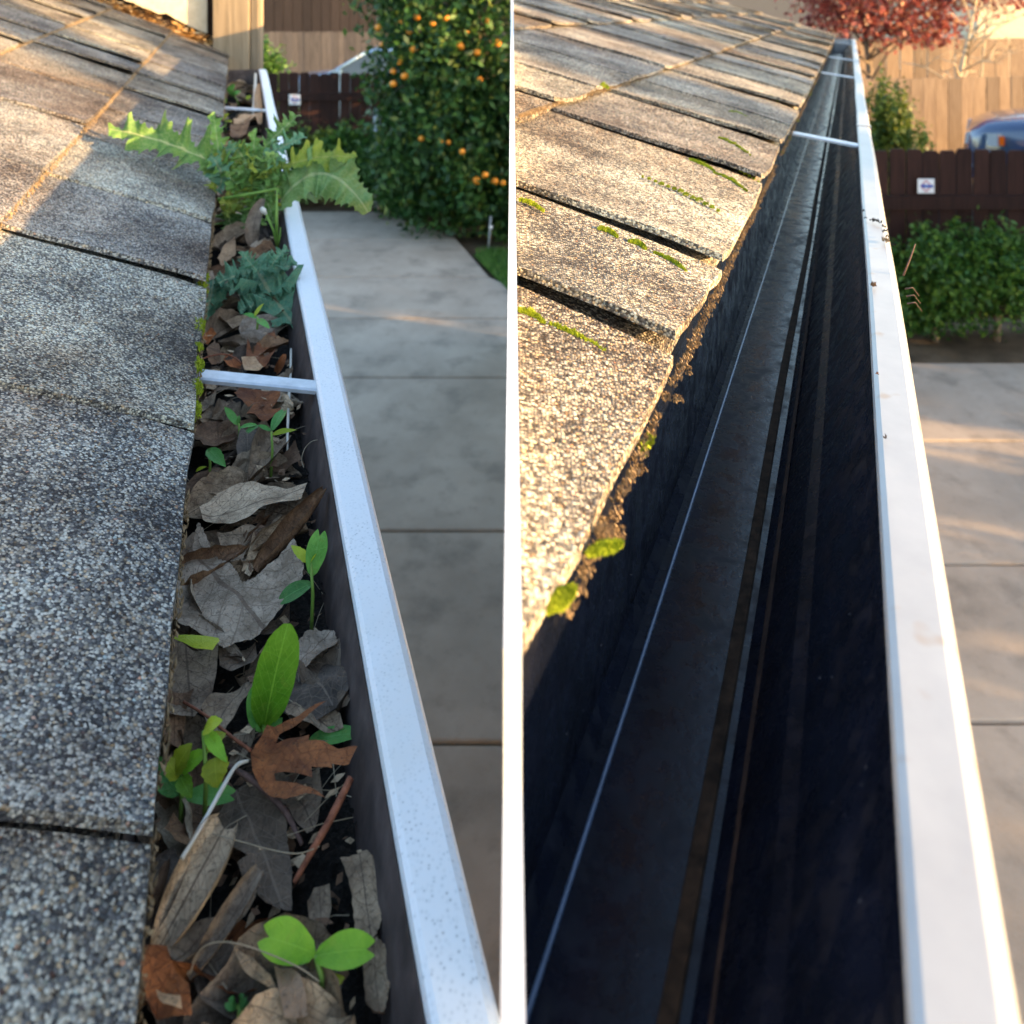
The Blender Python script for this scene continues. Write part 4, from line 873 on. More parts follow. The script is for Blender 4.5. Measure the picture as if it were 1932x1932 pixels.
H = [
 (c5, [(430,615),(500,690),(590,800),(690,850),(740,930),(770,1010),(880,985),(1000,900),(1180,790),(1260,960),(1230,1080),(1050,1250),(880,1400),(640,1570),(590,1560),(480,1480),(300,1450),(200,1360),(210,1150),(250,960),(340,800),(400,700)], .390, DL, 2.0, 'large pale lobed dead leaf lying flat against the shingle edge'),
 (c5, [(440,460),(560,370),(760,290),(980,270),(1190,285),(1290,262),(1240,400),(1110,440),(950,470),(760,590),(560,635),(470,560)], .394, DL, 0, 'pale spotted oval dead leaf spanning the gutter'),
 (c5, [(580,740),(700,700),(930,560),(980,440),(1100,430),(1240,520),(1120,590),(960,600),(870,700),(760,980),(640,840)], .402, DG, 0, None),
 (c5, [(770,1000),(870,690),(1020,600),(1180,590),(1000,780),(900,960)], .404, DG, 0, None),
 (c5, [(300,400),(320,270),(450,180),(600,140),(640,160),(560,250),(430,330),(330,390)], .398, DB, 0, 'smooth dark brown leaf tucked under the shingle edge'),
 (c5, [(420,400),(640,180),(760,90),(920,40),(980,180),(940,260),(760,260),(560,330)], .402, DG, 1, None),
 (c5, [(150,1490),(420,1540),(590,1560),(575,1760),(530,1930),(400,2100),(200,2080),(140,1900)], .389, DG, 0, 'grey square-cut dead leaf below the pale green pod'),
 (c5, [(1170,1770),(1180,1560),(1290,1430),(1450,1370),(1500,1380),(1525,1500),(1400,1600),(1280,1700)], .396, DL, 1.6, 'torn tan dead leaf behind the upright bright green leaf'),
 (c5, [(1180,1800),(1400,1600),(1540,1500),(1680,1480),(1730,1650),(1700,1850),(1600,2050),(1350,2000)], .400, DD, 1.6, None),
 (c5, [(590,1600),(760,1520),(880,1450),(900,1600),(850,1720),(700,1780),(600,1740)], .398, DG, 0, None),
 (c5, [(860,1420),(1000,1330),(1150,1230),(1150,1400),(980,1500)], .402, DG, 0, None),
 (c6, [(735,430),(760,370),(830,290),(870,295),(950,235),(1040,190),(1175,148),(1000,260),(900,330),(880,370),(960,350),(1070,335),(1070,380),(1240,410),(1350,405),(1300,490),(1200,510),(1205,540),(1085,520),(1090,585),(980,540),(870,530),(880,570),(1000,610),(1050,650),(1165,690),(1010,720),(930,715),(850,660),(790,610),(745,540)], .384, DR, 0, 'rust red maple leaf resting beside the pale straw'),
 (c6, [(490,860),(620,640),(760,590),(860,700),(940,800),(945,960),(970,1100),(970,1350),(800,1300),(690,1210),(660,1120),(720,1080),(600,1000)], .398, DD, 1.5, 'large dark dead leaf under the pale straw'),
 (c6, [(860,560),(1000,540),(1130,560),(1150,700),(1120,820),(1060,930),(960,800),(880,680)], .400, DG, 0, None),
 (c6, [(240,900),(290,800),(400,860),(580,890),(500,960),(370,1010),(300,1000)], .390, DB, 0, None),
 (c6, [(1060,1280),(1100,1190),(1190,1200),(1200,1350),(1160,1480),(1150,1580),(1090,1500)], .402, DG, 0, None),
 (c6, [(1250,1080),(1400,1010),(1440,1080),(1500,1190),(1490,1320),(1480,1450),(1430,1560),(1340,1530),(1320,1300)], .399, DG, 2, 'grey toothed dead leaf leaning on the gutter front wall'),
 (c6, [(1380,1600),(1450,1520),(1510,1600),(1535,1800),(1500,1950),(1400,1930)], .400, DG, 2, None),
 (c6, [(250,1600),(330,1440),(480,1410),(580,1410),(700,1290),(790,1120),(760,1260),(640,1430),(500,1560),(400,1740)], .393, DG, 1.5, None),
 (c6, [(45,1570),(150,1600),(250,1610),(310,1720),(380,1800),(400,1950),(200,1960),(90,1750)], .386, DR, 0, 'rust brown broken leaf under the shingle corner'),
 (c6, [(190,1810),(330,1880),(340,1960),(230,1960)], .383, DT, 0, None),
 (c6, [(870,1630),(970,1650),(1020,1720),(1055,1850),(1060,1960),(930,1960)], .388, DT, 0, 'pale tan dead leaf below a notched green seedling'),
 (c6, [(410,1760),(480,1640),(600,1560),(760,1620),(900,1780),(930,1900),(800,1960),(450,1950)], .396, DD, 1.5, None),
 (c6, [(630,1550),(740,1600),(850,1690),(890,1770),(780,1760),(690,1670)], .388, DG, 0, None),
 (c6, [(190,330),(200,180),(230,80),(300,90),(410,90),(370,180),(330,380),(240,350)], .390, DB, 0, None),
 (c6, [(450,250),(560,100),(700,0),(760,20),(720,160),(600,350),(560,420),(480,300)], .396, DG, 0, None),
 (c6, [(600,500),(640,330),(760,260),(760,400),(700,480)], .400, DG, 0, None),
 (c6, [(920,200),(1060,110),(1250,240),(1270,300),(1050,330),(980,320)], .400, DG, 0, None),
 (c4, [(770,890),(790,740),(840,810),(880,720),(960,680),(1040,610),(1060,700),(1030,790),(1090,770),(1000,890),(920,950),(860,890)], .398, DR, 0, 'orange maple leaf just beyond the hanger strap'),
 (c4, [(540,900),(590,800),(650,780),(690,870),(730,920),(730,950),(600,940)], .399, DR, 0, None),
 (c4, [(730,900),(850,890),(940,970),(760,1000)], .394, DT, 0, None),
 (c4, [(660,1180),(740,1130),(960,1150),(1090,1170),(1100,1260),(1010,1330),(1110,1340),(1040,1420),(950,1510),(850,1450),(770,1460),(790,1350),(870,1240),(800,1310),(720,1280)], .396, DR, 0, 'orange brown maple leaf half under the hanger strap'),
 (c4, [(270,1640),(300,1560),(450,1480),(600,1440),(690,1560),(650,1700),(600,1790),(400,1760)], .396, DB, 0, None),
 (c4, [(290,1310),(420,1160),(500,1130),(470,1300),(330,1480),(270,1460)], .396, DG, 0, None),
 (c4, [(330,1480),(430,1340),(590,1310),(560,1430),(420,1490)], .398, DG, 0, None),
 (c4, [(680,1750),(720,1600),(880,1620),(900,1740),(850,1850),(700,1850)], .400, DD, 0, None),
 (c4, [(500,500),(600,470),(800,500),(830,580),(650,590),(520,560)], .396, DG, 0, None),
 (c4, [(400,860),(480,690),(530,790),(540,920),(420,900)], .396, DB, 0, None),
 (c4, [(360,600),(420,540),(500,630),(420,690),(370,680)], .394, DR, 0, None),
 (c4, [(970,1850),(1100,1780),(1240,1710),(1300,1800),(1150,1870),(1060,1870)], .400, DB, 0, None),
 (cT, [(140,1750),(200,1640),(340,1480),(350,1700),(200,1850)], .394, DT, 0, 'folded tan dead leaf between the two thistles'),
 (cT, [(350,1630),(430,1590),(560,1620),(650,1610),(580,1700),(360,1720)], .398, DB, 0, None),
 (cU, [(1110,1440),(1250,1370),(1400,1370),(1415,1440),(1250,1490),(1110,1500)], .372, DT, 0, 'sunlit tan dead leaf behind the upper thistle'),
 (cU, [(1060,1560),(1350,1480),(1250,1680),(1060,1660)], .380, DB, 0, None),
]
for i, (cf, pts, h, mt, th, lb) in enumerate(H):
    hero = lb is not None; big = len(pts) > 25
    leafo('maple_leaf' if big else 'dead_leaf', [cf(*q) for q in pts], h, mt, A, th, 3, .15 if big else (.45 if hero else .8), .0058 if big or hero else .008, 900+i, (0, 0) if hero else (rnd.uniform(-.15, .15), rnd.uniform(-.2, .2)), lb or COMMON, None if hero else GL)
    if not hero: o_ = LASTLEAF[-1]; o_['label'] = clabel(o_)
def gp(cf, q, h): return A.pix(*cf(*q), h)
def rolled(cf, b0, m0, t0, h0, h1, h2, w, mt, roll, lb, seed, N=(0, -.4, 1)):
    o = leafc('dead_leaf', gp(cf, b0, h0), gp(cf, m0, h1), gp(cf, t0, h2), w, mt, None, 'blade', N, .2, roll, .1, 18, 18, 4, .06, seed=seed); tag(o, lb or clabel(o), 'leaf', None if lb else GL)
rolled(c5, (885,945), (1150,700), (1425,310), .398, .392, .380, .030, DB, 2.2, 'rolled brown leaf pointing up at the gutter front wall', 1)
rolled(c6, (580,880), (430,1150), (190,1600), .386, .384, .396, .036, DL, 1.9, 'pale curled leaf hanging beside the shingle edge', 2, (.3, -.5, 1))
rolled(c6, (340,1050), (200,1280), (90,1600), .390, .390, .398, .026, DD, 1.5, None, 3)
rolled(c6, (230,1080), (170,1250), (110,1420), .388, .388, .396, .018, DB, 1.5, None, 4)
rolled(c6, (790,1115), (650,1380), (380,1740), .386, .388, .394, .014, DG, 1.6, None, 5)
rolled(cT, (560,1620), (500,1400), (655,1080), .398, .37, .345, .026, DG, 1.0, 'upright folded grey leaf standing under the upper thistle', 6, (0, -1, .3))
rolled(cU, (1480,1500), (1450,1250), (1445,960), .385, .370, .360, .030, DT, 1.2, 'tan curled leaf standing against the far gutter lip', 7, (0, -1, .3))
rolled(c4, (1060,1000), (1120,920), (1140,830), .398, .385, .380, .010, DR, 1.2, None, 8, (0, -1, .4))
# twigs, stalks and straw
def stick(name, cf, pts, hs, rad, mt, lb, cat, grp=None, n=6):
    P_ = [gp(cf, q, h) for q, h in zip(pts, hs)]; Q = []; R_ = []; m = len(P_); rr = rad if isinstance(rad, list) else [rad]*m
    for i in range(m-1):                                   # rounded through its points, slightly knobbly
        a0, a1, a2, a3 = P_[max(i-1, 0)], P_[i], P_[i+1], P_[min(i+2, m-1)]
        for k in range(5):
            t = k/5; Q.append(.5*((2*a1)+(a2-a0)*t+(2*a0-5*a1+4*a2-a3)*t*t+(3*a1-a0-3*a2+a3)*t**3)); R_.append((rr[i]+(rr[i+1]-rr[i])*t)*(1+.22*noise.noise(Vector((i+t*3, m, len(lb))))))
    Q.append(P_[-1]); R_.append(rr[-1]); o = tube(name, Q, R_, mt, None, n); tag(o, lb, cat, grp)
stick('twig', c6, [(985,1190),(1100,985),(1190,830),(1310,590)], [.395,.388,.384,.380], [.0010,.0015,.0016,.0017], TWIG, 'rough red twig lying across the black mould', 'twig')
stick('twig', c6, [(560,500),(700,570),(840,680),(940,790),(1030,970)], [.390,.388,.390,.392,.397], [.0010,.0013,.0014,.0013,.0009], TWIGB, 'crooked brown twig under the rust maple leaf', 'twig')
stick('leaf_stalk', c6, [(350,150),(480,230),(600,330),(735,430)], [.388,.386,.385,.3845], [.0007,.0006,.0007,.0008], TWIG, 'thin red stalk of the rust maple leaf', 'stalk')
stick('straw', c6, [(720,490),(650,520),(570,650),(470,830),(340,1050)], [.386,.380,.376,.374,.374], [.0007,.0009,.0010,.0010,.0010], STRAW, 'pale straw lying across the seedling and dead leaves', 'straw')
stick('dry_stem', c6, [(450,895),(650,945),(850,1000),(1010,1022),(1130,980)], [.384,.383,.384,.386,.388], .00024, WISP, 'hair-thin pale stem arching over the dark leaf', 'stem', None, 5)
stick('dry_stem', c6, [(385,1710),(450,1570),(580,1530),(760,1570),(1000,1670),(1130,1760)], [.386,.382,.380,.382,.384,.386], .00022, WISP, 'hair-thin looping stem below the curled leaves', 'stem', None, 5)
stick('straw', c4, [(1200,780),(1195,1000),(1180,1250),(1170,1500),(1165,1740)], [.400,.398,.398,.398,.400], [.0010,.0013,.0014,.0012,.0008], STRAW, 'long pale straw along the foot of the gutter front wall', 'straw')
stick('dry_stem', c4, [(1480,1640),(1400,1650),(1330,1720),(1300,1820),(1320,1900)], [.385,.388,.392,.396,.398], .00028, WISP, 'thin curved stem stuck to the gutter front wall', 'stem', None, 5)
stick('leaf_stalk', c4, [(330,890),(430,850),(560,830),(660,860),(740,920)], [.388,.390,.392,.393,.394], .0008, TWIG, 'thin red stalk beyond the hanger strap', 'stalk', None, 5)
stick('straw', cU, [(1400,830),(1390,1100),(1370,1390)], [.374,.378,.384], [.004,.0045,.0045], STRAW, 'pale sunlit stick leaning at the far end of the gutter', 'stick')
# shredded bits and needles over the litter
for mi, (mt, nb, nm, lb) in enumerate(((DB, 420, 'leaf_fragments', 'brown shredded leaf bits strewn over the litter'), (DL, 260, 'leaf_fragments', 'pale shredded leaf bits strewn over the litter'), (WISP, 150, 'dry_needles', 'thin dry needles strewn over the litter'))):
    a = Acc(); r = random.Random(820+mi)
    for i in range(nb):
        Y = .25+1.2*r.random()**1.4; u = r.uniform(-.086, .004); P_ = A.pt(Y, u, -.050+r.uniform(-.006, .010)); t = r.uniform(0, 6.28)
        if mi == 2:
            d = Vector((math.cos(t), math.sin(t), r.uniform(-.3, .3)))*r.uniform(.006, .018); a.tube([P_-d, P_+Vector((0, 0, .001)), P_+d], .00022, 3, False)
        else:
            l = r.uniform(.0015, .005); d = Vector((math.cos(t), math.sin(t), r.uniform(-.5, .5)))*l; s_ = Vector((-math.sin(t), math.cos(t), r.uniform(-.5, .5)))*l*r.uniform(.3, .8)
            a.add([P_-d, P_-s_-d*.2, P_+d*.7-s_*.4, P_+d, P_+s_], [(0, 1, 2, 4), (2, 3, 4)])
    tag(a.put(nm, mt, None), lb, 'litter', kind='stuff')
# ---- seedlings ------------------------------------------------------------------------
def seedling(label, cf, base, top, leaves, h=.405, rad=.0011, second=None):
    b0 = gp(cf, base, h); px, py = cf(*top); t0 = atY(px, py, b0.y+.004); root = empty('seedling', b0, label, 'seedling', 'green seedlings sprouting in the choked gutter')
    tube('stem', [b0-Vector((0, 0, .008)), b0.lerp(t0, .5)+Vector((.001, 0, 0)), t0], [rad*1.2, rad, rad*.8], STEM, root, 6)
    for k, (q0, q1, w, mt, kd, ser, rise) in enumerate(leaves):
        x0, y0 = cf(*q0); x1, y1 = cf(*q1); s = atY(x0, y0, b0.y+.004)
        if rise is None: e = atY(x1, y1, b0.y+.006)                      # standing leaf
        else: e = atZ(x1, y1, s.z+rise)
        wd = w*(cf(1, 0)[0]-cf(0, 0)[0])/F*s.y
        m_ = s.lerp(e, .5)+Vector((0, -.002, .35*wd*.3+.002)); 
        Nn = (0, -.35, 1) if rise is not None else (.25, -1, .35)
        leafc('leaf', s, m_, e, wd, mt, root, kd, Nn, .22, 0, ser, 9, 14, 3, .05, seed=k+int(base[0]), notch=.28 if kd == 'cotyl' else 0)
    return root
seedling('bright seedling with two notched leaves near the tan dead leaf', c6, (1150,1830), (1105,1610), [((1105,1600),(795,1490),200,GB,'cotyl',0,.004), ((1105,1612),(1450,1570),170,GB,'cotyl',0,.003), ((1180,1790),(1275,1735),70,GY,'ovate',0,.004), ((1165,1830),(1095,1790),60,GY,'ovate',0,.003), ((1170,1830),(1185,1905),70,GY,'ovate',0,.0), ((1200,1790),(1240,1850),60,GB,'ovate',0,.0)], .398)
seedling('tiny green sprout with three stubby leaves among dark leaves', c6, (660,1930), (660,1900), [((655,1905),(600,1870),60,GM,'cotyl',0,.003), ((665,1905),(705,1840),60,GM,'cotyl',0,.004), ((665,1910),(735,1910),60,GM,'cotyl',0,.0)], .395)
seedling('leafy seedling with toothed leaves against the shingle edge', c6, (330,800), (325,600), [((325,690),(165,465),140,GM,'ovate',0,.004), ((300,560),(400,385),120,GY,'ovate',.2,.010), ((335,550),(500,430),95,GB,'ovate',.2,.008), ((330,580),(398,705),85,GB,'ovate',.2,-.004), ((360,690),(645,690),115,GM,'cotyl',0,-.002), ((320,590),(250,470),90,GY,'ovate',.2,.008)], .398)
seedling('yellowing toothed seedling beside the pale straw', c6, (470,810), (462,320), [((462,320),(575,255),85,GY,'ovate',.2,.006), ((480,320),(600,500),75,GB,'ovate',.1,-.004), ((480,420),(595,330),90,GY,'ovate',.2,.004), ((530,470),(545,645),145,GY,'ovate',.2,-.008)], .398)
seedling('seedling with one tall upright bright green leaf', c6, (805,330), (808,290), [((810,310),(950,-300),235,GB,'oblong',.04,None), ((800,320),(775,40),140,GM,'oblong',0,None), ((860,330),(920,240),60,GM,'ovate',0,None), ((1065,372),(1435,320),95,GM,'ovate',0,.002)], .397, .0014)
seedling('tall thin seedling with notched leaves near the gutter front wall', c5, (1320,1390), (1318,870), [((1325,985),(1400,620),165,GM,'cotyl',0,None), ((1325,1045),(1070,1190),140,GM,'cotyl',0,-.004), ((1310,885),(1160,745),75,GY,'ovate',.2,.006), ((1310,880),(1365,795),45,GY,'ovate',.1,.006)], .404)
seedling('thin seedling with spreading leaves before the hanger strap', c4, (1010,1905), (1015,1560), [((1020,1550),(1140,1355),110,GM,'cotyl',0,.006), ((1020,1590),(1255,1545),65,GY,'ovate',0,.002), ((1010,1555),(880,1500),50,GM,'ovate',0,.004), ((895,1505),(780,1575),65,GM,'cotyl',0,.0), ((880,1495),(705,1530),55,GM,'ovate',0,.002)], .402)
seedling('small upright sprout on the brown leaves before the strap', c4, (700,1630), (706,1480), [((698,1500),(572,1325),75,GM,'ovate',0,.010), ((706,1500),(712,1405),35,GM,'ovate',0,None)], .400)
seedling('toothed green leaflet poking from under the shingle edge', c4, (430,1960), (420,1760), [((412,1725),(585,1895),120,GM,'ovate',.2,-.006), ((300,1940),(405,1890),40,GY,'ovate',0,.002)], .398)
seedling('small crinkled sprout hugging the shingle edge', c5, (250,700), (235,560), [((228,470),(300,560),110,GB,'ovate',.2,-.004), ((235,560),(225,450),60,GB,'ovate',.2,.006)], .395)
seedling('little yellow sprout on the lower thistle leaf', c4, (880,520), (880,480), [((850,480),(945,350),45,GY,'ovate',0,.010), ((880,490),(745,450),55,GM,'ovate',0,.004), ((880,500),(1000,590),70,GM,'ovate',0,-.002)], .372)
seedling('sunlit yellow sprout beyond the upper thistle', cU, (1000,1580), (990,1440), [((990,1440),(940,1370),90,GY,'ovate',0,.01), ((990,1430),(1045,1370),90,GY,'ovate',0,.01), ((990,1470),(1090,1480),50,GY,'ovate',0,.0)], .385)
seedling('sunlit sprouts at the far end of the choked gutter', cU, (1180,1220), (1100,1120), [((1000,1230),(960,1130),60,GB,'ovate',0,.02), ((1100,1130),(1040,1050),110,GM,'ovate',0,.02), ((1120,1120),(1200,1060),110,GM,'ovate',0,.01), ((1290,1180),(1330,1120),70,GY,'ovate',0,.01), ((1060,1090),(1100,960),110,GM,'ovate',0,.03)], .39)
o = leafo('seed_pod', [c5(*q) for q in [(175,1448),(380,1452),(590,1448),(598,1490),(545,1550),(400,1540),(280,1500)]], .380, GY, A, 0, 2, -.5, .001, 77); tag(o, 'pale green pod lying across the large lobed leaf', 'pod')
# ---- thistles -------------------------------------------------------------------------
def thistle(label, base, leaves, Yc):
    root = empty('thistle', base, label, 'thistle', 'thistles growing in the choked gutter')
    for k, (cf, q0, q1, q2, dy0, dy1, dy2, w, mt, N) in enumerate(leaves):
        s, m_, e = (atY(*cf(*q), Yc+d) for q, d in ((q0, dy0), (q1, dy1), (q2, dy2)))
        wd = w*(cf(1, 0)[0]-cf(0, 0)[0])/F*Yc
        leafc('leaf', s, m_, e, wd, mt, root, 'thistle_soft' if N == TOP else 'thistle', N, .35, seed=k+int(Yc*100))
    return root
UPN = (0, -.75, .65); SID = (.2, -1, .3); TOP = (0, -.35, 1)
tb = A.pix(478, 440, .41); Yt = tb.y
cP = lambda x, y: (x, y)
TL = [(cP,(428,322),(325,262),(205,243),0,-.02,-.03,72,TH,UPN), (cT,(170,800),(150,380),(85,105),.0,.01,.02,190,TH,SID), (cT,(680,500),(830,330),(1065,135),.0,.02,.03,230,TH,UPN), (cT,(660,610),(900,470),(1145,385),.0,0,0,190,THB,UPN),
 (cT,(880,735),(1250,560),(1715,620),-.01,-.02,-.03,270,THY,UPN), (cT,(520,900),(545,650),(560,290),0,.01,.02,190,TH,SID), (cT,(500,880),(480,700),(425,425),0,.0,.01,160,THY,SID), (cT,(140,1000),(270,800),(55,590),-.01,-.02,-.02,230,THB,UPN),
 (cT,(540,900),(700,850),(850,820),0,-.02,-.03,150,TH,UPN), (cT,(420,990),(330,900),(235,770),0,-.02,-.03,170,TH,UPN), (cT,(440,1130),(300,1150),(150,1110),0,-.03,-.04,160,THY,UPN), (cT,(420,1090),(300,1190),(235,1295),0,-.03,-.04,160,THY,UPN),
 (cT,(600,990),(720,1080),(770,1360),0,-.02,-.02,190,TH,SID), (cT,(480,1150),(490,1320),(430,1420),0,-.03,-.04,190,TH,UPN), (cT,(280,1180),(230,1380),(410,1520),0,-.02,-.03,230,TH,UPN), (cT,(190,600),(250,480),(370,560),0,0,0,150,THB,SID),
 (cT,(480,800),(600,600),(760,430),.0,.02,.03,170,TH,UPN), (cT,(600,840),(700,700),(900,640),0,-.01,-.02,170,THB,UPN), (cT,(330,800),(150,720),(10,620),0,-.02,-.02,200,TH,UPN), (cT,(560,1000),(600,1200),(560,1480),0,-.02,-.02,200,TH,SID), (cT,(150,900),(60,930),(70,1060),-.01,-.01,0,110,THY,SID)]
th1 = thistle('tall spiny thistle spilling over the shingles and gutter lip', tb, TL, Yt)
# the big drooping leaf on the right, seen from above
s, m_, e = atY(*cT(850, 1115), Yt-.01), atY(*cT(1330, 420), Yt-.04), atY(*cT(1835, 1235), Yt-.05)
leafc('leaf', s, m_, e, .066, THL, th1, 'thistle_soft', (.1, -.8, .55), -.25, seed=4)
for k in range(32):   # inner leaves crowding round the stem
    r = random.Random(700+k); t = r.uniform(-2.6, .4) if k % 3 else r.uniform(.3, 2.8); c0 = (540+r.uniform(-60, 60), 850+r.uniform(-60, 160)); L_ = r.uniform(230, 430) if k < 16 else r.uniform(320, 560)
    q1 = (c0[0]+math.cos(t)*L_*.5, c0[1]+math.sin(t)*L_*.45-40); q2 = (c0[0]+math.cos(t)*L_, c0[1]+math.sin(t)*L_*.9)
    leafc('leaf', atY(*cT(*c0), Yt), atY(*cT(*q1), Yt-.01), atY(*cT(*q2), Yt+r.uniform(-.04, .02)), r.uniform(.016, .024)*(1 if k < 16 else 1.25), [TH, THY, THL, TH][k % 4], th1, 'thistle', UPN if k % 2 else SID, .35, seed=k+40)
tube('stem', [tb-Vector((0, 0, .01)), atY(*cT(560, 1100), Yt), atY(*cT(540, 850), Yt)], [.006, .006, .004], STEM, th1, 8)
tube('stalk', [atY(*cT(150, 1090), Yt-.03), atY(*cT(480, 1035), Yt-.035), atY(*cT(820, 968), Yt-.04)], [.0030, .0026, .0018], STEM, th1, 6)
gb = A.pix(*cT(815, 1640), .40); gr = empty('grass_tuft', gb, 'green grass blades with a pale bud beside the upper thistle', 'grass')
tube('blade', [gb, atY(*cT(805, 1300), gb.y), atY(*cT(812, 975), gb.y+.01)], [.0024, .0026, .0010], STEM, gr, 5)
tube('blade', [gb, atY(*cT(770, 1430), gb.y), atY(*cT(690, 1260), gb.y)], [.0018, .0018, .0018], STEM, gr, 5)
tube('bud', [atY(*cT(690, 1260), gb.y), atY(*cT(660, 1215), gb.y), atY(*cT(632, 1180), gb.y)], [.0018, .0042, .0024], STRAW, gr, 8)
tube('blade', [gb, atY(*cT(845, 1500), gb.y), atY(*cT(850, 1400), gb.y)], [.0018, .0018, .0006], STEM, gr, 5)
lb_ = A.pix(475, 490, .395); Yl = A.pix(480, 560, .385).y
LLv = [(c4,(845,-40),(960,230),(1300,640),.06,.02,-.04,470,THB,TOP), (c4,(470,120),(440,330),(380,540),.03,.0,-.03,270,THB,TOP), (c4,(900,40),(1080,20),(1240,-10),.03,.03,.02,230,THB,TOP), (c4,(880,60),(680,60),(470,190),.03,.02,.0,220,THB,TOP), (cT,(600,1900),(480,1790),(425,1670),.03,.03,.04,150,THB,UPN), (cT,(740,1860),(800,1730),(925,1635),.03,.03,.05,170,THB,UPN), (c4,(930,160),(760,260),(560,210),.02,.01,-.01,240,THB,TOP), (c4,(990,260),(1120,240),(1270,150),.02,.01,.02,240,THB,TOP), (c4,(960,300),(820,400),(700,420),.0,-.01,-.02,230,THB,TOP)]
thistle('low blue-green thistle rosette lying flat in the gutter', lb_, LLv, Yl)

# ================================================================== MOSS AND DEBRIS
def spikes(a, P_, n, rx, hh, r, size, up=Vector((0, 0, 1)), axis=None):
    for i in range(n):
        t = r.uniform(0, 6.28); q = math.sqrt(r.random()); d = Vector((math.cos(t)*q*rx, math.sin(t)*q*rx, 0))
        b = P_+d+up*hh*(1-q*q)*r.uniform(.3, 1); s_ = size*r.uniform(.5, 1.3); dr = (up+Vector((r.uniform(-.8, .8), r.uniform(-.8, .8), r.uniform(-.1, .3)))).normalized(); e = dr.orthogonal().normalized()*s_*.42; f = dr.cross(e)
        a.add([b+e, b-e*.5+f*.87, b-e*.5-f*.87, b+dr*s_*1.5, b-dr*s_*.6], [(0, 1, 3), (1, 2, 3), (2, 0, 3), (1, 0, 4), (2, 1, 4), (0, 2, 4)])
def moss(label, P_, rad, hh, mat, seed, size=None, n=60, group=None):
    """cushion along a list of points with radii"""
    a = Acc(); r = random.Random(seed); size = size or max(rad)*.22
    for p_, q in zip(P_, rad): spikes(a, Vector(p_), n, q, hh*q/max(rad), r, size)
    return tag(a.put('moss_cushion', mat, None), label, 'moss', group)
GMA, GMB = 'moss cushions on the choked gutter edge', 'moss cushions on the sunlit roof'
for i, (q, rr, el) in enumerate((((320,590),.0070,.010), ((290,790),.0072,.0), ((312,960),.006,.006), ((292,1175),.006,.006), ((265,1390),.0068,.008), ((330,330),.006,.012), ((372,180),.006,.02))):
    p_ = gp(c4, q, .350); pts = [p_+A.d*(t*el) for t in (-1, -.3, .4, 1)]
    moss('yellow green moss tuft on the shingle edge over the dead leaves', pts, [rr]*4, .006, MOSS, i, .0017, 70, GMA)
k1 = lambda x, y: (973.7+.256*x, 23.2+.256*y); k3 = lambda x, y: (973.7+.256*x, 463.7+.256*y); k4 = lambda x, y: (973.7+.256*x, 927.4+.256*y)
def mossline(label, cf, q0, q1, w0, w1, seed, hh=.004, mat=MOSS, n=8, dens=34, size=None, group=GMB, bow=0.0):
    P_ = []; R_ = []; c0 = cf(0, 0)[0]; sc = cf(1, 0)[0]-c0
    for i in range(n+1):
        f = i/n; x = q0[0]+(q1[0]-q0[0])*f; y = q0[1]+(q1[1]-q0[1])*f-bow*math.sin(math.pi*f)
        y += 9*noise.noise(Vector((f*7, seed, 0)))+5*noise.noise(Vector((f*19, seed, 0))); p_ = B.onroof(*cf(x, y), .010); P_.append(p_); w = (w0+(w1-w0)*f)*(.7+.7*abs(noise.noise(Vector((f*9, seed, 5)))))*(.35+.65*math.sin(math.pi*(.06+.9*f))); R_.append(max(.0008, w*sc/F*p_.y*.5))
    return moss(label, P_, R_, hh*.7, mat, seed, size or .0012, int(dens*1.8), group)
ML2 = ['short curved moss strip at the edge of a shaded shingle', 'long thin moss strip across a sunlit shingle near its edge', 'thick oval moss cushion in a shingle joint', 'moss strip filling the shingle joint below the thick oval cushion', 'longest moss strip, broadening towards the gutter, on a sunlit shingle', 'small moss tuft halfway along a shingle joint', 'round moss tuft between two others in a shingle joint', 'moss tuft nearest the eave in the tufted shingle joint', 'moss strip meeting the white roof edging', 'long moss strip on the lowest sunlit shingle joint', 'faint thin moss strip on a far shaded shingle', 'tiny moss strip on a far shingle joint', 'small moss patch where a shingle joint meets the white edging']
for i, args in enumerate(((k1,(1500,928),(1725,1055),40,34), (k1,(1395,1035),(1785,1255),30,44), (k1,(1285,1090),(1480,1195),80,70), (k1,(1490,1200),(1700,1318),60,36), (k1,(935,1215),(1490,1465),34,84), (k1,(610,1600),(745,1660),50,50), (k1,(835,1695),(955,1750),50,60), (k1,(1020,1780),(1250,1915),40,70), (k3,(20,480),(205,575),70,60), (k3,(255,590),(650,790),60,60), (k1,(1570,735),(1720,790),24,18), (k1,(1850,620),(1930,660),24,24), (k1,(30,1390),(200,1470),40,40))):
    mossline(ML2[i], *args, 200+i, .0045, MOSS, 12, 42, None, GMB, 14)
mossline('round tuft of bright moss in a shingle notch', k1, (625,560), (660,565), 90, 90, 240, .012, MOSS, 4, 70, .002)
mossline('mossy silt band under a shingle course on the sunlit roof', k1, (30,770), (350,660), 70, 50, 241, .004, MOSSD, 20, 40, .0018)
mossline('mossy silt strip under the sunlit shingle course', k1, (350,660), (830,520), 34, 26, 242, .003, MOSSD, 24, 24, .0018)
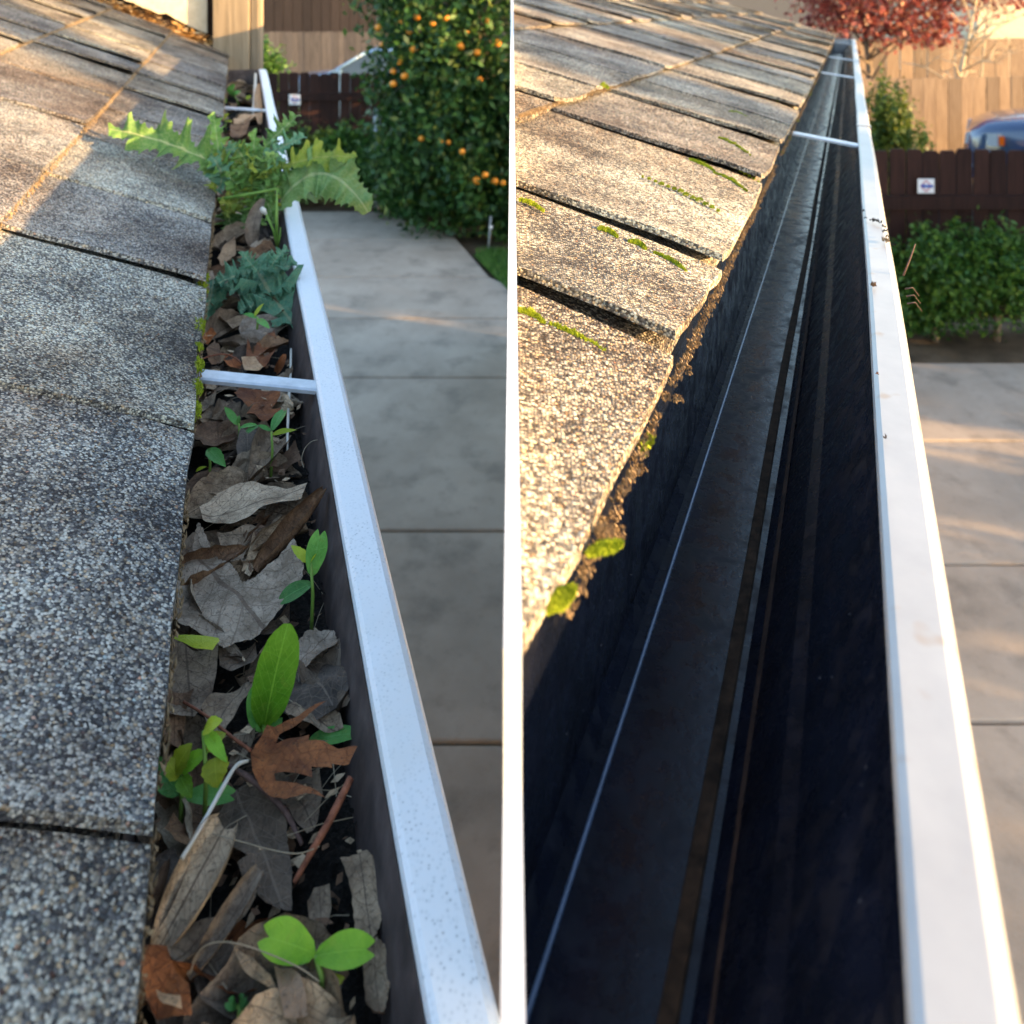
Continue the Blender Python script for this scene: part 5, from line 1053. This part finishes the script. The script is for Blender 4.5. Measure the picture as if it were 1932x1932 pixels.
def coursemoss(st, u, Y0, Y1, w, seed, mat, label, dens=9, step=.012, size=.0018):
    a = Acc(); r = random.Random(seed); Y = Y0
    while Y < Y1:
        wd = w*(.5+.8*abs(noise.noise(Vector((Y*7, seed, 0)))))
        spikes(a, st.roof(Y, u-.003, .007), dens, wd, .003, r, size); Y += step
    o = a.put('moss', mat, None); tag(o, label, 'moss', kind='stuff')
coursemoss(A, eA, .25, 2.9, .007, 1, MOSSD, 'brown mossy grit caught along the first shingle course line')
coursemoss(A, eA*2, .4, 2.9, .008, 2, MOSSD, 'brown mossy grit caught along the second shingle course line')
coursemoss(B, eB, 1.0, 5.6, .007, 3, MOSSD, 'mossy grit along the lowest course of the sunlit roof', 8, .016)
# lumpy fringe of moss and silt hanging off the shingle edges
def fringe(st, Y0, Y1, seed, mats, label, amp, dens, size, cut):
    for m_i, mt in enumerate(mats):
        a = Acc(); r = random.Random(seed+m_i); Y = Y0
        while Y < Y1:
            q = .5+.5*noise.noise(Vector((Y*6+m_i*5, seed, 0)))+.5*noise.noise(Vector((Y*25, seed, 2)))
            if q > (.30 if m_i == 0 else .72):
                p_ = st.roof(Y, -.001-amp*.35*q*r.random() if st is A else -.002-amp*.6*q*r.random(), .001-amp*.5*r.random())
                if not cut or p_.x > .008: spikes(a, p_, dens, amp*(.35+.5*q), amp*.5, r, size*(.7+.8*min(1, .5/Y)))
            Y += .0035
        tag(a.put('moss_fringe', mt, None), label[m_i], 'moss', kind='stuff')
mossline('large bright moss cushion at the lowest corner of the sunlit shingle edge', k4, (230, 880), (420, 740), 190, 150, 260, .005, MOSS, 10, 130, .0012)
mossline('yellow green moss clump overhanging the sunlit shingle edge', k4, (540, 470), (770, 400), 130, 110, 261, .004, MOSS, 10, 90, .0011)
mossline('brownish moss clump on the sunlit shingle edge', k4, (600, 300), (690, 330), 110, 120, 262, .004, MOSSD, 8, 90, .0011)
fringe(B, .20, 4.5, 11, [MOSSD, MOSS], ['brown mossy silt fringe hanging off the sunlit shingle edge', 'green moss patches along the sunlit shingle edge'], .0042, 12, .0010, True)
fringe(A, .24, 2.6, 15, [MOSSD], ['thin brown mossy fringe along the shaded shingle edge'], .004, 4, .0015, False)
# hanging rags of silt on the sunlit edge
for i, (cf, q, s_) in enumerate(((k3,(1335,735),1.0), (k3,(1245,920),1.3), (k3,(1140,1140),1.7), (k3,(1010,1385),1.0), (k3,(860,1680),1.8), (k4,(730,330),2.0), (k3,(1445,455),.8), (k1,(1790,1450),.7))):
    p_ = B.pix(*cf(*q), .208); a = Acc(); r = random.Random(60+i)
    for _ in range(5): spikes(a, p_+Vector((r.uniform(-1, 1), r.uniform(-1, 1), r.uniform(-.6, .6)))*.0022*s_, 34, .0016*s_, .0015, r, .0006*s_)
    tag(a.put('silt_clump', MOSSD, None), 'ragged clump of dried silt hanging off the sunlit shingle edge', 'debris', 'silt clumps on the sunlit shingle edge')
# grit in the clean gutter
a = Acc(); r = random.Random(8)
for i in range(110):
    Y = .22+1.5*r.random()**1.6; k = r.random()
    if k < .5: P_ = B.pt(Y, .0115, r.uniform(-.09, -.03))
    elif k < .8: t = r.random(); P_ = B.pt(Y, -.073-.022*t, -.071+.04*t)
    else: P_ = B.pt(Y, r.uniform(-.045, .0), -.1062)
    if P_.x < .006: continue
    s_ = r.uniform(.00015, .00042); a.add([P_+Vector((s_, 0, 0)), P_+Vector((-s_, s_, 0)), P_+Vector((-s_, -s_, 0)), P_+Vector((0, 0, s_*1.3)), P_-Vector((0, 0, s_))], [(0, 1, 3), (1, 2, 3), (2, 0, 3), (1, 0, 4), (2, 1, 4), (0, 2, 4)])
tag(a.put('gutter_grit', simple('wet_grit', [(.3, (.05, .055, .07)), (.7, (.16, .16, .18))], 200, .3, .5, 0), None), 'scattered wet grit on the inside of the emptied gutter', 'grit', kind='stuff')
# debris on the clean lip
def onlip(px, py): return B.pix(px, py, .2165)
def crumb(pts, label, n, rx, size, mat, seed, grp='dirt crumbs on the emptied gutter lip'):
    a = Acc(); r = random.Random(seed)
    for p_ in pts: spikes(a, p_, n, rx, rx*.9, r, size)
    tag(a.put('dirt_clump', mat, None), label, 'debris', grp)
crumb([onlip(1646+i*5, 416+i*1.5+(i > 3)*(i-3)*7) for i in range(9)], 'crooked smear of dark dirt across the emptied gutter lip', 9, .0026, .0014, SOIL, 1, None)
crumb([onlip(1671, 455)], 'single upright dirt crumb on the emptied gutter lip', 18, .0028, .0022, MOSSD, 2, None)
crumb([onlip(1646, 538), onlip(1650, 540)], 'brown leaf crumb on the inner rim of the emptied gutter', 12, .0020, .0016, DB, 3, None)
crumb([onlip(1630, 398), onlip(1634, 412)], 'dark crumbs on the inner rim beside the dirt smear', 8, .0016, .0012, SOIL, 4, None)
crumb([onlip(1672, 826)], 'small brown speck on the near part of the emptied gutter lip', 8, .0010, .0008, DB, 5, None)
crumb([onlip(1655, 705)], 'orange brown speck on the inner rim of the emptied gutter', 8, .0010, .0008, DR, 6, None)
q_ = B.pix(1704, 520, .219); o = tube('twig', [q_, q_+Vector((.006, .002, .012)), q_+Vector((.010, .0, .026))], [.0009, .0008, .0005], TWIGB, None, 5); tag(o, 'thin dry twig stuck to the outside of the emptied gutter lip', 'twig')
for i in range(3):
    q_ = B.pix(1708+i*2, 545+i*14, .223); o = tube('rootlet', [q_, q_+Vector((.006, 0, .001)), q_+Vector((.010, -.002, -.005))], [.0007, .0005, .0003], TWIGB, None, 4); tag(o, 'wispy rootlet hanging off the outside of the emptied gutter lip', 'twig', 'rootlets on the gutter lip')
# leaf debris heaped at the rotten foot of the siding
a = Acc(); r = random.Random(77)
for i in range(700):
    u = r.uniform(.0, .9); p_ = A.roof(YA+.0+r.uniform(-.03, .03), u, .008+.035*r.random()**2); t = r.uniform(0, 6.28); l = r.uniform(.008, .025); d = Vector((math.cos(t), math.sin(t), r.uniform(-.4, .6)))*l; s_ = Vector((-math.sin(t), math.cos(t), r.uniform(-.5, .5)))*l*.4
    a.add([p_-d, p_-s_, p_+d, p_+s_], [(0, 1, 2, 3)])
tag(a.put('leaf_debris', folmat('debris_leaves', [(0, (.20, .10, .03)), (.5, (.55, .30, .08)), (1, (.70, .52, .28))], .2, .8), None), 'orange leaf debris heaped at the foot of the rotten siding', 'debris', kind='stuff')
